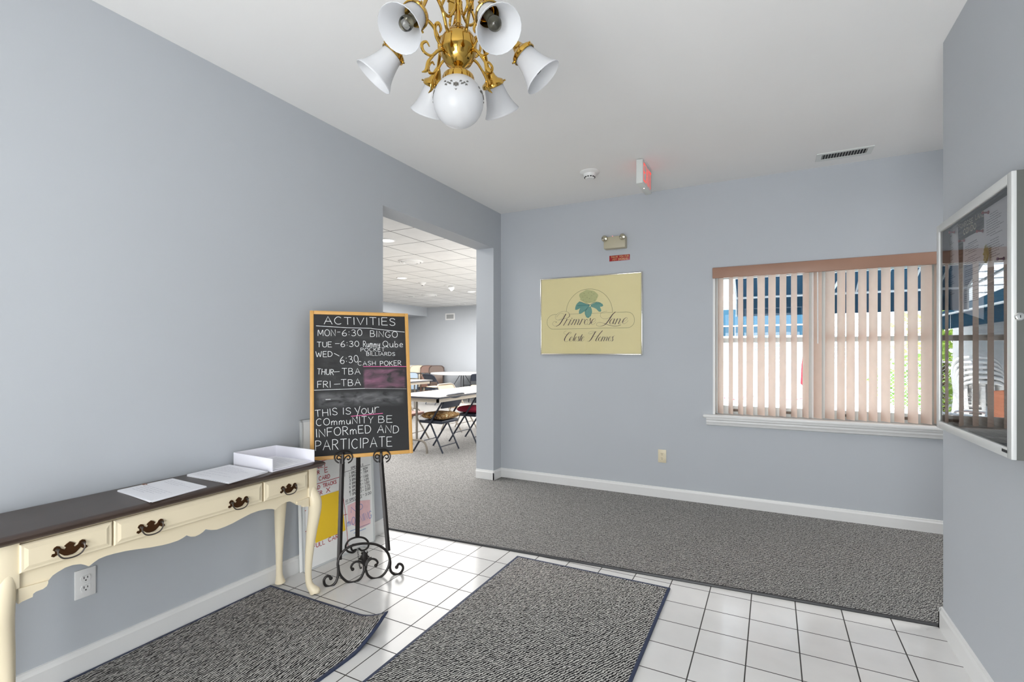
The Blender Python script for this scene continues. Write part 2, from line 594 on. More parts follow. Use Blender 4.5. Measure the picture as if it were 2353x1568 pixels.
GL = {
    'A': (.72, [[(0, 0), (.36, 1), (.72, 0)], [(.12, .36), (.62, .36)]]),
    'B': (.6, [[(0, 0), (0, 1)], [(0, 1), (.3, 1), (.48, .88), (.46, .66), (.3, .54), (0, .52)], [(.3, .54), (.52, .44), (.58, .24), (.45, .05), (.25, 0), (0, 0)]]),
    'C': (.66, [_arc(.36, .5, .36, .5, 50, 310)]),
    'D': (.66, [[(0, 0), (0, 1)], [(0, 1), (.25, 1), (.5, .88), (.64, .6), (.62, .32), (.45, .08), (.25, 0), (0, 0)]]),
    'E': (.54, [[(0, 0), (0, 1)], [(0, 1), (.54, 1)], [(0, .52), (.46, .52)], [(0, 0), (.56, 0)]]),
    'F': (.52, [[(0, 0), (0, 1)], [(0, 1), (.54, 1)], [(0, .52), (.44, .52)]]),
    'G': (.7, [_arc(.36, .5, .36, .5, 50, 330), [(.38, .42), (.7, .42), (.68, .22)]]),
    'H': (.62, [[(0, 0), (0, 1)], [(.62, 0), (.62, 1)], [(0, .5), (.62, .5)]]),
    'I': (.08, [[(.04, 0), (.04, 1)]]),
    'J': (.5, [[(.42, 1), (.42, .25), (.3, .02), (.12, .02), (0, .2)]]),
    'K': (.58, [[(0, 0), (0, 1)], [(.54, 1), (.02, .45)], [(.16, .58), (.58, 0)]]),
    'L': (.5, [[(0, 1), (0, 0), (.5, 0)]]),
    'M': (.78, [[(0, 0), (.06, 1), (.39, .25), (.72, 1), (.78, 0)]]),
    'N': (.66, [[(0, 0), (0, 1), (.64, 0), (.64, 1)]]),
    'O': (.74, [_arc(.37, .5, .37, .5, 90, 450, 18)]),
    'P': (.54, [[(0, 0), (0, 1)], [(0, 1), (.3, 1), (.52, .86), (.52, .64), (.32, .5), (0, .48)]]),
    'Q': (.76, [_arc(.37, .5, .37, .5, 90, 450, 18), [(.44, .25), (.74, -.12)]]),
    'R': (.58, [[(0, 0), (0, 1)], [(0, 1), (.3, 1), (.5, .87), (.5, .66), (.3, .52), (0, .5)], [(.22, .5), (.58, 0)]]),
    'S': (.56, [[(.52, .86), (.36, 1), (.14, .98), (.03, .8), (.12, .6), (.42, .42), (.54, .24), (.44, .04), (.2, 0), (0, .14)]]),
    'T': (.64, [[(.32, 0), (.32, 1)], [(0, 1), (.64, 1)]]),
    'U': (.64, [[(0, 1), (0, .32), (.12, .06), (.32, 0), (.52, .06), (.64, .32), (.64, 1)]]),
    'V': (.66, [[(0, 1), (.33, 0), (.66, 1)]]),
    'W': (.9, [[(0, 1), (.22, 0), (.45, .75), (.68, 0), (.9, 1)]]),
    'X': (.6, [[(0, 0), (.6, 1)], [(0, 1), (.6, 0)]]),
    'Y': (.62, [[(0, 1), (.3, .5), (.62, 1)], [(.3, .5), (.26, 0)]]),
    'Z': (.6, [[(0, 1), (.6, 1), (0, 0), (.6, 0)]]),
    '0': (.56, [_arc(.28, .5, .28, .5, 90, 450, 16)]),
    '1': (.12, [[(.06, 0), (.06, 1)]]),
    '2': (.54, [[(.02, .8), (.15, .98), (.38, .98), (.5, .8), (.44, .55), (0, 0), (.54, 0)]]),
    '3': (.52, [[(.03, .9), (.24, 1), (.45, .88), (.42, .64), (.2, .54), (.44, .46), (.52, .24), (.36, .02), (.14, 0), (0, .12)]]),
    '4': (.58, [[(.42, 0), (.42, 1)], [(.42, 1), (0, .34), (.58, .34)]]),
    '5': (.54, [[(.5, 1), (.08, 1), (.04, .56), (.3, .62), (.52, .42), (.48, .14), (.26, 0), (0, .1)]]),
    '6': (.56, [[(.46, 1), (.16, .7), (.01, .34), (.12, .05), (.36, 0), (.54, .18), (.48, .42), (.24, .48), (.04, .3)]]),
    '7': (.54, [[(0, 1), (.54, 1), (.2, 0)]]),
    '8': (.54, [[(.27, .54), (.06, .74), (.14, .96), (.38, .97), (.48, .76), (.27, .54), (.03, .3), (.1, .04), (.42, .03), (.52, .28), (.27, .54)]]),
    '9': (.52, [[(.5, .66), (.28, .5), (.05, .64), (.08, .92), (.32, 1), (.5, .82), (.46, .3), (.3, 0)]]),
    '-': (.6, [[(.04, .46), (.56, .48)]]),
    ':': (.14, [[(.06, .2), (.07, .27)], [(.06, .66), (.07, .73)]]),
    '.': (.12, [[(.05, 0), (.06, .06)]]),
    '$': (.4, [[(.38, .75), (.2, .82), (.05, .6), (.15, .32), (.36, .4)], [(.16, .2), (.26, .95)]]),
    ' ': (.42, []),
    'u': (.5, [[(0, .62), (.02, .15), (.2, 0), (.38, .1), (.46, .62)], [(.46, .4), (.5, 0)]]),
    'm': (.72, [[(0, 0), (.02, .6), (.04, .4), (.2, .62), (.32, .5), (.34, 0)], [(.34, .4), (.52, .62), (.66, .48), (.68, 0)]]),
    'y': (.5, [[(0, .62), (.06, .2), (.26, .12), (.44, .6)], [(.46, .62), (.36, -.1), (.2, -.35)]]),
    'b': (.46, [[(0, 1), (.02, 0)], [(.02, .36), (.22, .56), (.44, .38), (.38, .08), (.18, 0), (.02, .12)]]),
    'e': (.5, [[(.04, .32), (.44, .36), (.36, .6), (.14, .58), (.02, .3), (.14, .04), (.46, .06)]]),
    'o': (.5, [_arc(.24, .3, .24, .3, 90, 450, 12)]),
    'r': (.44, [[(.02, 0), (.04, .6)], [(.04, .36), (.2, .58), (.44, .56)]]),
}


def write(mb, s, p0, p1, h, w, y, wob=0.03, gap=.24, h1=None):
    """Hand-letter s along the base line p0 -> p1 (local x, z), capital height h."""
    total = sum(GL[c][0] + gap for c in s) - gap
    p0, p1 = Vector(p0), Vector(p1)
    ax = (p1 - p0) / total
    upv = Vector((-(p1 - p0).y, (p1 - p0).x)).normalized()
    x = 0.0
    for c in s:
        adv, strokes = GL[c]
        j = random.uniform(-wob, wob)
        k = 1 + random.uniform(-wob, wob) * 1.5
        hh = h if h1 is None else h + (h1 - h) * (x / total)
        for st in strokes:
            st = [(a + random.uniform(-wob, wob) * .35, b + random.uniform(-wob, wob) * .35) for a, b in st]
            if len(st) > 4:
                st = [(q.x, q.y) for q in catmull([Vector((a, b, 0)) for a, b in st], 4)]
            mb.ribbon([p0 + ax * (x + a) + upv * (hh * (b * k + j)) for a, b in st], w, y)
        x += adv + gap
    return mb

# ================================================================== THE SETTING
XL, XR, YB, YF, ZC = -2.463, 0.73, 4.525, -1.8, 2.739
XLO = -2.666                     # hall side of the left wall
YO0, YO1, ZO = 2.748, 4.37, 2.357   # opening to the hall
WX0, WX1, WZ0, WZ1 = -0.411, 1.105, 0.765, 1.985
HZ = 2.71
S = 'structure'


def struct(name, mb, m, parent=None, smooth=False):
    o = mb.build(name, m, parent, smooth=smooth)
    if parent is None:
        o['kind'] = S
    return o


mb = MB()
mb.box((-2.7, YF - .1, -.12), (4.2, 4.7, 0.0))
struct('floor', mb, TILE)
mb = MB()
e = lambda x: 2.818 + (x - XL) * 0.0598
mb.prism([], 0, 0) if False else None
top = [(XL, e(XL)), (XR, e(XR)), (XR + .02, e(XR)), (4.0, e(XR)), (4.0, YB), (XL, YB)]
for poly in (top, [(XLO, YO0 + .07), (XL, YO0 + .07), (XL, YO1), (XLO, YO1)], [(-12, 1.5), (XLO, 1.5), (XLO, 12.5), (-12, 12.5)]):
    a = [mb._v((x, y, 0.0)) for x, y in poly]
    b = [mb._v((x, y, 0.007)) for x, y in poly]
    mb._f(b)
    k = len(poly)
    for i in range(k):
        mb._f((a[i], a[(i + 1) % k], b[(i + 1) % k], b[i]))
struct('floor_carpet', mb, CARPET)
mb = MB()
mb.box((-12.1, 1.4, -.12), (-2.7, 12.6, -0.002))
struct('floor_hall', mb, TRIM)
mb = MB()
mb.tube([(XL, e(XL) - .006, 0.004), (-.8, e(-.8) - .006, .004), (XR - .012, e(XR) - .008, 0.004)], 0.011, 8)
struct('trim_1', mb, RUBBER, smooth=True)
mb = MB()
mb.box((XLO - .02, YF - .1, ZC), (4.2, 4.7, ZC + .1))
struct('ceiling', mb, CEIL)
mb = MB()
mb.box((-12.1, 1.4, HZ), (XLO + .0, 12.6, HZ + .12))
struct('ceiling_hall', mb, HALLCEIL)
mb = MB()
mb.box((XLO, YF - .1, 0), (XL, YO0, ZC))
mb.box((XLO, YO0, ZO), (XL, YO1, ZC))
mb.box((XLO, YO1, 0), (XL, 4.7, ZC))
struct('wall_left', mb, WALL)
mb = MB()
mb.box((XL, YB, 0), (WX0, 4.70, ZC))
mb.box((WX1, YB, 0), (4.2, 4.70, ZC))
mb.box((WX0, YB, 0), (WX1, 4.70, WZ0 - .03))
mb.box((WX0, YB, WZ1), (WX1, 4.70, ZC))
struct('wall_back', mb, WALL)
mb = MB()
mb.box((XR, YF - .1, 0), (XR + .12, 2.977, ZC))
mb.box((XR + .12, 2.857, 0), (4.2, 2.977, ZC))
struct('wall_right', mb, WALL)
mb = MB()
mb.box((4.08, 2.977, 0), (4.2, YB, ZC))
struct('wall_corridor', mb, WALL)
mb = MB()
mb.box((XL, YF - .1, 0), (-1.40, YF, ZC))
mb.box((.60, YF - .1, 0), (XR, YF, ZC))
mb.box((-1.40, YF - .1, 2.2), (.60, YF, ZC))
struct('wall_front', mb, WALL)
# entrance doors behind the camera: two glazed leaves
door = bpy.data.objects.new('door_1', None)
COL.objects.link(door)
door.location = (-.40, YF - .05, 0)
door['kind'] = S
for sx in (-1, 1):
    mb = MB()
    x0, x1 = (-.99, -.01) if sx < 0 else (.01, .99)
    for bx in (((x0, -.02, 0.01), (x0 + .09, .02, 2.18)), ((x1 - .09, -.02, 0.01), (x1, .02, 2.18)), ((x0, -.02, .01), (x1, .02, .2)), ((x0, -.02, 2.08), (x1, .02, 2.18))):
        mb.box(*bx)
    mb.build('door_leaf', ALU, door, smooth=False)
    mb = MB()
    mb.box((x0 + .09, -.004, .2), (x1 - .09, .004, 2.08))
    mb.build('pane', PANE, door, smooth=False)
# hall walls
mb = MB()
mb.box((-12.1, 12.5, 0), (-2.6, 12.65, HZ))
struct('wall_hall_far', mb, WALL)
mb = MB()
mb.box((-12.1, 1.4, 0), (-12.0, 12.5, HZ))
struct('wall_hall_left', mb, WALL)
mb = MB()
mb.box((-12.0, 1.4, 0), (XLO, 1.5, HZ))
struct('wall_hall_near', mb, WALL)
mb = MB()
mb.box((XLO, 4.70, 0), (-2.56, 12.5, HZ))
struct('wall_hall_right', mb, WALL)
mb = MB()
mb.box((-12.0, 6.5, 2.43), (-9.42, 12.5, HZ))
struct('trim_2', mb, WALL)     # dropped soffit of the hall

# baseboards
BBP = [(0, 0), (.014, 0), (.014, .078), (.009, .088), (.007, .098), (0, .100)]


def baseboard(name, runs):
    """runs: ((x0,y0),(x1,y1)) with the room on the left-hand side of the run."""
    mb = MB()
    for (a, b) in runs:
        a, b = Vector((*a, 0)), Vector((*b, 0))
        t = (b - a).normalized()
        n = Vector((-t.y, t.x, 0))
        A = [mb._v(a + n * d + Vector((0, 0, z))) for d, z in BBP]
        B = [mb._v(b + n * d + Vector((0, 0, z))) for d, z in BBP]
        for i in range(len(BBP) - 1):
            mb._f((A[i], B[i], B[i + 1], A[i + 1]))
        mb._f(A[::-1])
        mb._f(B)
    o = mb.build(name, TRIM, smooth=False)
    o['kind'] = S


baseboard('baseboard_left', [((XL, YO0), (XL, YF)), ((XL, YB), (XL, YO1 - .014)), ((XL + .014, YO1), (XLO, YO1))])
baseboard('baseboard_back', [((4.08, YB), (XL, YB))])
baseboard('baseboard_right', [((XR, YF), (XR, 2.991)), ((XR - .014, 2.977), (4.08, 2.977))])
baseboard('baseboard_hall', [((-2.68, 12.5), (-12, 12.5))])

# window: white frame, twin double-hung sashes, glass, stool and apron
win = bpy.data.objects.new('window_1', None)
win.location = ((WX0 + WX1) / 2, YB, WZ0)
win['kind'] = S
COL.objects.link(win)
ww, wh = WX1 - WX0, WZ1 - WZ0
hw = ww / 2
mb = MB()
mb.box((-hw, .002, 0.005), (-hw + .0175, .17, wh))
mb.box((hw - .0175, .002, 0.005), (hw, .17, wh))
mb.box((-hw + .0175, .002, wh - .02), (hw - .0175, .17, wh))
mb.box((-hw, .0905, -.03), (hw, .17, 0.002))
mb.build('window_frame', TRIM, win, smooth=False)
mb = MB()
mb.box((-.0315, .085, 0.003), (.0315, .15, wh - .021))
mb.build('mullion', TRIM, win, smooth=False)
for sx in (-1, 1):
    x0, x1 = (-hw + .018, -.032) if sx < 0 else (.032, hw - .018)
    mb = MB()
    y0, y1 = .095, .125
    mb.box((x0, y0, 0.004), (x1, y1, .075))
    mb.box((x0, y0 - .006, .615), (x1, y1 + .02, .655))
    mb.box((x0, y0, wh - .06), (x1, y1, wh - .021))
    for z0_, z1_ in ((.075, .615), (.655, wh - .06)):
        mb.box((x0, y0 + .002, z0_), (x0 + .035, y1 - .002, z1_))
        mb.box((x1 - .035, y0 + .002, z0_), (x1, y1 - .002, z1_))
    sash = mb.build('sash', GREYP, win, smooth=False)
    mb = MB()
    for k in (.24, .76):
        xm = x0 + (x1 - x0) * k
        mb.chamfer_box((xm - .035, y0 - .012, .03), (xm + .035, y0, .05), .003)
    mb.build('sash_lift', mat('dark_bronze_plastic', (.16, .12, .09), .5), sash)
    mb = MB()
    mb.box((x0 + .035, .106, .075), (x1 - .035, .110, .615))
    mb.box((x0 + .035, .112, .655), (x1 - .035, .116, wh - .06))
    mb.build('pane', PANE, win, smooth=False)
mb = MB()
mb.chamfer_box((-hw - .075, -.045, -.022), (hw + .075, .09, 0.004), .006)
mb.build('window_sill', TRIM, win)
mb = MB()
prof = [(0, -.022), (-.032, -.022), (-.032, -.034), (-.024, -.044), (-.026, -.056), (-.018, -.066), (-.016, -.082), (0, -.088)]
A = [mb._v((-hw - .05, y, z)) for y, z in prof]
B = [mb._v((hw + .05, y, z)) for y, z in prof]
for i in range(len(prof)):
    mb._f((A[i], B[i], B[(i + 1) % len(prof)], A[(i + 1) % len(prof)]))
mb._f(A)
mb._f(B[::-1])
mb.build('apron', TRIM, win)

# ================================================================== WINDOW BLIND
blind = thing('vertical_blind', 'pinkish beige vertical blind with brown valance hanging in the window', 'blind', ((WX0 + WX1) / 2, YB, WZ1))
v = MB()
v.chamfer_box((-hw - .002, -.022, -.062), (hw + .002, -.004, .028), .006)
v.box((-hw, -.02, .012), (hw, .05, .022))
v.build('valance', VALANCE, blind)
v = MB()
v.box((-hw + .01, .012, -.055), (hw - .01, .05, -.02))
v.build('headrail', WHITEP, blind, smooth=False)
lefts = [1649, 1674, 1695, 1715, 1740, 1765, 1791, 1817, 1844, 1869, 1896, 1923, 1944, 1971, 1996, 2024, 2054, 2084, 2115, 2146]
ybl = YB + .045
widths = [13, 10.5, 12, 16, 17, 17, 15.5, 14, 14.7, 19, 22, 19, 20, 19.7, 20.5, 22, 23.5, 24.4, 26, 27]
SW = .089
slats = []
for p, wd in zip(lefts, widths):
    a = .5
    for _ in range(12):       # tilt that shows each slat as wide as it is seen
        xf = on(p, 800, 1, ybl + SW / 2 * math.cos(a)).x
        xn = on(p + wd, 800, 1, ybl - SW / 2 * math.cos(a)).x
        a = math.asin(max(.05, min(.95, (xn - xf) / SW)))
    slats.append(((xf + xn) / 2, a))
while slats[-1][0] + .078 < WX1 - .03:
    slats.append((slats[-1][0] + .078, R(31)))
slat_bot = WZ0 + .012 - WZ1
for cx, a in slats:
    cx -= win.location.x
    s = MB()
    n = 6
    d = Vector((-math.sin(a), math.cos(a)))
    nn = Vector((math.cos(a), math.sin(a)))
    sway = random.uniform(-.003, .003)
    rows = []
    for zz in (-.05, -.3, -.6, -.9, slat_bot):
        row = []
        for k in range(n + 1):
            t = (k / n - .5)
            q = d * (t * SW) - nn * (.005 * (1 - (2 * t) ** 2) - .002)
            row.append(s._v((cx + q.x + sway * (zz / slat_bot), .045 + q.y, zz)))
        rows.append(row)
    for A, B in zip(rows, rows[1:]):
        for k in range(n):
            s._f((A[k], A[k + 1], B[k + 1], B[k]))
    s.build('slat', BLIND, blind, angle=80)
v = MB()
v.tube([(.002, .0, -.05), (.003, -.004, -.62)], .0045, 8)
v.build('wand', WHITEP, blind)

# ================================================================== FLOOR MATS
def mat_slab(name, x0, x1, y0, y1, label, curl=None, pile=MATR, nx=40, ny=60):
    t = thing(name, label, 'mat', ((x0 + x1) / 2, (y0 + y1) / 2, 0))
    cx, cy = (x0 + x1) / 2, (y0 + y1) / 2

    def z(x, y):
        if not curl:
            return 0.0
        d = math.hypot((x1 - x), (y1 - y) * .8)
        k = max(0.0, 1 - d / curl[0])
        return curl[1] * k ** 1.5

    def pt(x, y):
        k = z(x, y)
        return (x - cx - k * .25, y - cy - k * .35)
    b = .014
    for nm, mm, rects in (('pile', pile, [(x0 + b, x1 - b, y0 + b, y1 - b)]), ('edge_binding', NAVY, [(x0, x1, y0, y0 + b), (x0, x1, y1 - b, y1), (x0, x0 + b, y0 + b, y1 - b), (x1 - b, x1, y0 + b, y1 - b)])):
        mb = MB()
        for (a0, a1, c0, c1) in rects:
            kx = nx if a1 - a0 > .1 else 1
            ky = ny if c1 - c0 > .1 else 1
            g = [[[mb._v((*pt(a0 + (a1 - a0) * i / kx, c0 + (c1 - c0) * j / ky), zz + z(a0 + (a1 - a0) * i / kx, c0 + (c1 - c0) * j / ky))) for zz in (.001, .008)] for j in range(ky + 1)] for i in range(kx + 1)]
            for i in range(kx):
                for j in range(ky):
                    for q in (0, 1):
                        mb._f((g[i][j][q], g[i + 1][j][q], g[i + 1][j + 1][q], g[i][j + 1][q]))
            for j in range(ky):
                mb._f((g[0][j][0], g[0][j][1], g[0][j + 1][1], g[0][j + 1][0]))
                mb._f((g[kx][j][0], g[kx][j][1], g[kx][j + 1][1], g[kx][j + 1][0]))
            for i in range(kx):
                mb._f((g[i][0][0], g[i][0][1], g[i + 1][0][1], g[i + 1][0][0]))
                mb._f((g[i][ky][0], g[i][ky][1], g[i + 1][ky][1], g[i + 1][ky][0]))
        mb.build(nm, mm, t)
    return t


mat_slab('floor_mat', -1.405, -.470, -.2, 2.800, 'grey runner mat lying across the white tiles in the middle of the floor', nx=4, ny=4)
mat_slab('floor_mat', -2.44, -1.56, -.6, 1.822, 'grey mat with a curled-up corner under the cream console table', curl=(.22, .075), pile=MATL)

# ================================================================== CONSOLE TABLE
TXF = -2.142                      # plane of the drawer fronts
TC = (TXF, 1.2475, 0)
TF = Frame(TC, R(90))
table = thing('console_table', 'long cream console table with dark wooden top against the left wall', 'table', TC, R(90))
TZ = .715
mb = MB()
x0, x1 = -.665, .635
prof = [(-.012, TZ - .034), (-.026, TZ - .030), (-.036, TZ - .018), (-.038, TZ - .012), (-.034, TZ - .006), (-.024, TZ - .001), (-.018, TZ)]
loop = lambda d, z: [(x0 + .02 + d, d, z), (x1 - .02 - d, d, z), (x1 - .02 - d, .302, z), (x0 + .02 + d, .302, z)]
rings = [[mb._v(p) for p in loop(d, z)] for d, z in prof]
for A, B in zip(rings, rings[1:]):
    for i in range(4):
        mb._f((A[i], A[(i + 1) % 4], B[(i + 1) % 4], B[i]))
mb._f(rings[0][::-1])
mb._f(rings[-1])
mb.build('table_top', WALNUT, table, angle=50)
# front apron with its scalloped lower edge (digitised along the edge)
edge = [(120, 968), (312, 914), (340, 880), (372, 858), (420, 830), (470, 812), (520, 806), (550, 812), (575, 821), (605, 796), (640, 772), (690, 752), (740, 738), (810, 722), (880, 711), (965, 700), (1050, 684), (1100, 671), (1150, 654), (1180, 638), (1205, 620), (1232, 629), (1260, 628), (1290, 614), (1310, 600), (1328, 581), (1362, 586), (1400, 584), (1450, 566), (1500, 544), (1560, 511), (1620, 480), (1670, 462), (1720, 451), (1755, 450), (1780, 455), (1798, 437), (1820, 420), (1845, 407), (1870, 401), (1890, 405), (1925, 424), (2000, 412)]
bot = [TF.pix(x / 2.81, 1010 + y / 2.81, .012) for x, y in edge]
L0 = TF.pix(42, 1255, .012)[0]
R0 = TF.pix(708, 1092, .012)[0]
bot[0] = (L0, bot[0][1])
bot[-1] = (R0, bot[-1][1])
mb = MB()
mb.prism([(L0, TZ - .034)] + bot + [(R0, TZ - .034)], .012, .032)
mb.prism([(L0, TZ - .034), (L0, .55), (R0, .55), (R0, TZ - .034)], .268, .288)
mb.box((L0 - .02, .03, .55), (L0 - .002, .28, TZ - .034))
mb.box((R0 + .002, .03, .55), (R0 + .02, .28, TZ - .034))
apron = mb.build('apron', CREAM, table, smooth=False)
# knee brackets
mb = MB()
br = [(120, 968), (312, 914), (314, 928), (304, 950), (280, 968), (235, 985), (216, 1000), (213, 1020), (180, 1034), (145, 1050), (122, 1066)]
pl = [TF.pix(x / 2.81, 1010 + y / 2.81, .004) for x, y in br]
mb.prism(pl, .006, .026)
mb.build('corner_bracket', CREAM, apron, smooth=False)
cx = (L0 + R0) / 2
mb = MB()
mb.prism([(2 * cx - a, b) for a, b in pl][::-1], .006, .026)
mb.build('corner_bracket', CREAM, apron, smooth=False)


def cabriole(sx, sy):
    """One leg: square post, knee out along the diagonal, slim ankle, pad foot."""
    mb = MB()
    px_ = (L0 - .024) if sx < 0 else (R0 + .024)
    py_ = .028 if sy < 0 else .268
    mb.chamfer_box((px_ - .026, py_ - .026, .53), (px_ + .026, py_ + .026, TZ - .034), .003)
    dx, dy = (sx * .707, sy * .707) if sy < 0 else (sx * .5, sy * .2)
    k = 1.0 if sy < 0 else .55
    path = [(.002, .58, .024), (.010, .545, .029), (.024, .505, .034), (.026, .465, .0335), (.020, .41, .030), (.010, .34, .0265), (.001, .26, .0225), (-.006, .17, .0185), (-.007, .10, .0165), (-.002, .060, .0175), (.010, .036, .0215), (.022, .020, .026), (.027, .013, .027), (.027, .0085, .021)]
    pts = catmull([(px_ + dx * o * k, py_ + dy * o * k, z) for o, z, r in path], 4)
    rs = [r for o, z, r in path]
    mb.tube(pts, rs, 16)
    # toe
    return mb.build('leg', CREAM, table, angle=60)


for sx in (-1, 1):
    for sy in (-1, 1):
        cabriole(sx, sy)
# drawers
DR = [(TF.pix(44, 1255)[0], TF.pix(257, 1200)[0]), (TF.pix(261, 1198)[0], TF.pix(602, 1117)[0]), (TF.pix(606, 1116)[0], TF.pix(706, 1092)[0])]
DZ0, DZ1 = .579, .672
HP = [[(450, 708)], [(974, 566), (1541, 410)], [(1864, 319)]]


def pull(cx, cz, parent):
    """Bat-wing back plate with a swinging bail."""
    half = [(0, .030), (.010, .024), (.018, .017), (.012, .010), (.016, .004), (.026, .010), (.032, .021), (.041, .025), (.049, .021), (.053, .012), (.047, .006), (.046, -.002), (.055, -.002), (.058, -.010), (.050, -.015), (.041, -.010), (.035, -.004), (.027, -.012), (.018, -.020), (.008, -.023), (0, -.023)]
    k = .86
    outline = [(cx + a * k, cz + b * k) for a, b in half] + [(cx - a * k, cz + b * k) for a, b in half[-2:0:-1]]
    mb = MB()
    mb.prism(outline[::-1], -.0125, -.0095)
    h = mb.build('handle', BRONZE, parent, smooth=False, label='aged bronze bat-wing drawer pull')
    mb = MB()
    for s in (-1, 1):
        mb.tube([(cx + s * .036, -.010, cz + .010), (cx + s * .036, -.024, cz + .010)], [.0055, .0045], 8)
    mb.tube(catmull([(cx - .036, -.022, cz + .010), (cx - .036, -.026, cz - .004), (cx - .024, -.028, cz - .020), (cx, -.029, cz - .025), (cx + .024, -.028, cz - .020), (cx + .036, -.026, cz - .004), (cx + .036, -.022, cz + .010)], 5), .0026, 8)
    mb.build('handle_bail', mat('dark_pewter', (.13, .115, .105), .3, metal=.9), parent)
    return h


for (d0, d1), hs in zip(DR, HP):
    mb = MB()
    rows = [(0, .012), (0, -.002), (.004, -.005), (.010, -.0055), (.020, -.0095)]
    rg = [[mb._v(p) for p in ((d0 + o, y, DZ0 + o), (d1 - o, y, DZ0 + o), (d1 - o, y, DZ1 - o), (d0 + o, y, DZ1 - o))] for o, y in rows]
    for A, B in zip(rg, rg[1:]):
        for i in range(4):
            mb._f((A[i], A[(i + 1) % 4], B[(i + 1) % 4], B[i]))
    mb._f(rg[-1])
    dr = mb.build('drawer', CREAM, table, smooth=False)
    for hx, hy in hs:
        c = TF.pix(hx / 2.81, 1010 + hy / 2.81, -.01)
        pull(c[0], c[1], dr)

# ================================================================== PAPERS ON THE TABLE
def quad_world(corners, z):
    return [on(240 + x / 4.525, 1010 + y / 4.525, 2, z) for x, y in corners]


def paper_stack(corners, thick, label, rows, clip=False, name='paper_stack'):
    q = quad_world(corners, TZ + .006)
    c = sum(q, Vector()) / 4
    t = thing(name, label, 'papers', (c.x, c.y, TZ))
    q = [Vector((p.x - c.x, p.y - c.y, 0)) for p in q]
    mb = MB()
    nl = max(3, int(thick / .0015))
    for k in range(nl):
        a = R(random.uniform(-1.2, 1.2))
        o = Vector((random.uniform(-.002, .002), random.uniform(-.002, .002), 0))
        z0 = .0004 + thick * k / nl
        z1 = .0004 + thick * (k + .8) / nl
        rot = Matrix.Rotation(a, 4, 'Z')
        pts = [rot @ p + o for p in q]
        A = [mb._v(p + Vector((0, 0, z0))) for p in pts]
        B = [mb._v(p + Vector((0, 0, z1))) for p in pts]
        mb._f(A[::-1])
        mb._f(B)
        for i in range(4):
            mb._f((A[i], A[(i + 1) % 4], B[(i + 1) % 4], B[i]))
    mb.build('sheets', PAPER, t, smooth=False)
    # faint typed rows on the top sheet
    mb = MB()
    o, u, w = q[0], q[1] - q[0], q[3] - q[0]
    for r0 in range(rows):
        f = .12 + .76 * r0 / max(1, rows - 1)
        a0, a1 = .12, random.uniform(.45, .88)
        if random.random() < .2:
            continue
        x = a0
        while x < a1:
            x2 = min(a1, x + random.uniform(.03, .12))
            p = [o + u * f_ + w * g_ + Vector((0, 0, thick + .0008)) for f_, g_ in ((f, x), (f + .010, x), (f + .010, x2), (f, x2))]
            mb.face(p)
            x = x2 + .018
    mb.build('typed_text', mat('faint_print', (.60, .60, .66), .8), t, smooth=False)
    if clip:
        mb = MB()
        b = o + u * .46 + w * .03 + Vector((0, 0, thick + .002))
        mb.tube(catmull([b + Vector((.012, -.010, 0)), b + Vector((-.006, -.010, .001)), b + Vector((-.006, .000, .001)), b + Vector((.016, 0, .001)), b + Vector((.016, -.007, .001)), b + Vector((0, -.007, .001))], 4), .0009, 6)
        mb.build('paper_clip', mat('rust_clip', (.30, .14, .08), .4, metal=.6), t)
    return t


paper_stack([(137, 530), (710, 407), (1062, 490), (482, 645)], .007, 'white paper pile with a paper clip, nearest on the console table', 13, clip=True)
paper_stack([(860, 372), (1297, 268), (1697, 335), (1280, 452)], .009, 'white paper pile beside the white tray on the console table', 12)
# letter tray: three walls, open towards the room
q = [on(240 + x / 4.525, 1010 + y / 4.525, 2, TZ) for x, y in ((1350, 266), (1783, 182), (2178, 236), (1752, 341))]
tc_ = sum(q, Vector()) / 4
tray = thing('paper_tray', 'white open-fronted paper tray at the end of the console table', 'tray', (tc_.x, tc_.y, TZ))
lq = [Vector((p.x - tc_.x, p.y - tc_.y, 0)) for p in q]
# square it up: near-left corner A, far-left B, far-right C, near-right D
A_, B_, C_, D_ = lq
TH = .064
mb = MB()


def wall(p0, p1, h, t=.004):
    d = (p1 - p0).normalized()
    n = Vector((-d.y, d.x, 0)) * t
    a = [mb._v(x) for x in (p0, p1, p1 + n, p0 + n)]
    b = [mb._v(x + Vector((0, 0, h))) for x in (p0, p1, p1 + n, p0 + n)]
    mb._f(a[::-1])
    mb._f(b)
    for i in range(4):
        mb._f((a[i], a[(i + 1) % 4], b[(i + 1) % 4], b[i]))


wall(D_, A_, TH)
wall(A_, B_, TH)
wall(B_, C_, TH)
a = [mb._v(p + Vector((0, 0, .0005))) for p in lq]
b = [mb._v(p + Vector((0, 0, .004))) for p in lq]
mb._f(a[::-1])
mb._f(b)
for i in range(4):
    mb._f((a[i], a[(i + 1) % 4], b[(i + 1) % 4], b[i]))
mb.build('tray_body', mat('white_card_tray', (.85, .84, .90), .55, var=.01), tray, smooth=False)
c2 = thing('paper_sheet', 'printed white sheet lying inside the white tray', 'paper', (tc_.x, tc_.y, TZ + .005))
mb = MB()
ins = [p * .9 for p in lq]
a = [mb._v(p + Vector((0, 0, .0002))) for p in ins]
b = [mb._v(p + Vector((0, 0, .003))) for p in ins]
mb._f(a[::-1])
mb._f(b)
for i in range(4):
    mb._f((a[i], a[(i + 1) % 4], b[(i + 1) % 4], b[i]))
mb.build('sheet', PAPER, c2, smooth=False)
mb = MB()
o, u, w = ins[0], ins[1] - ins[0], ins[3] - ins[0]
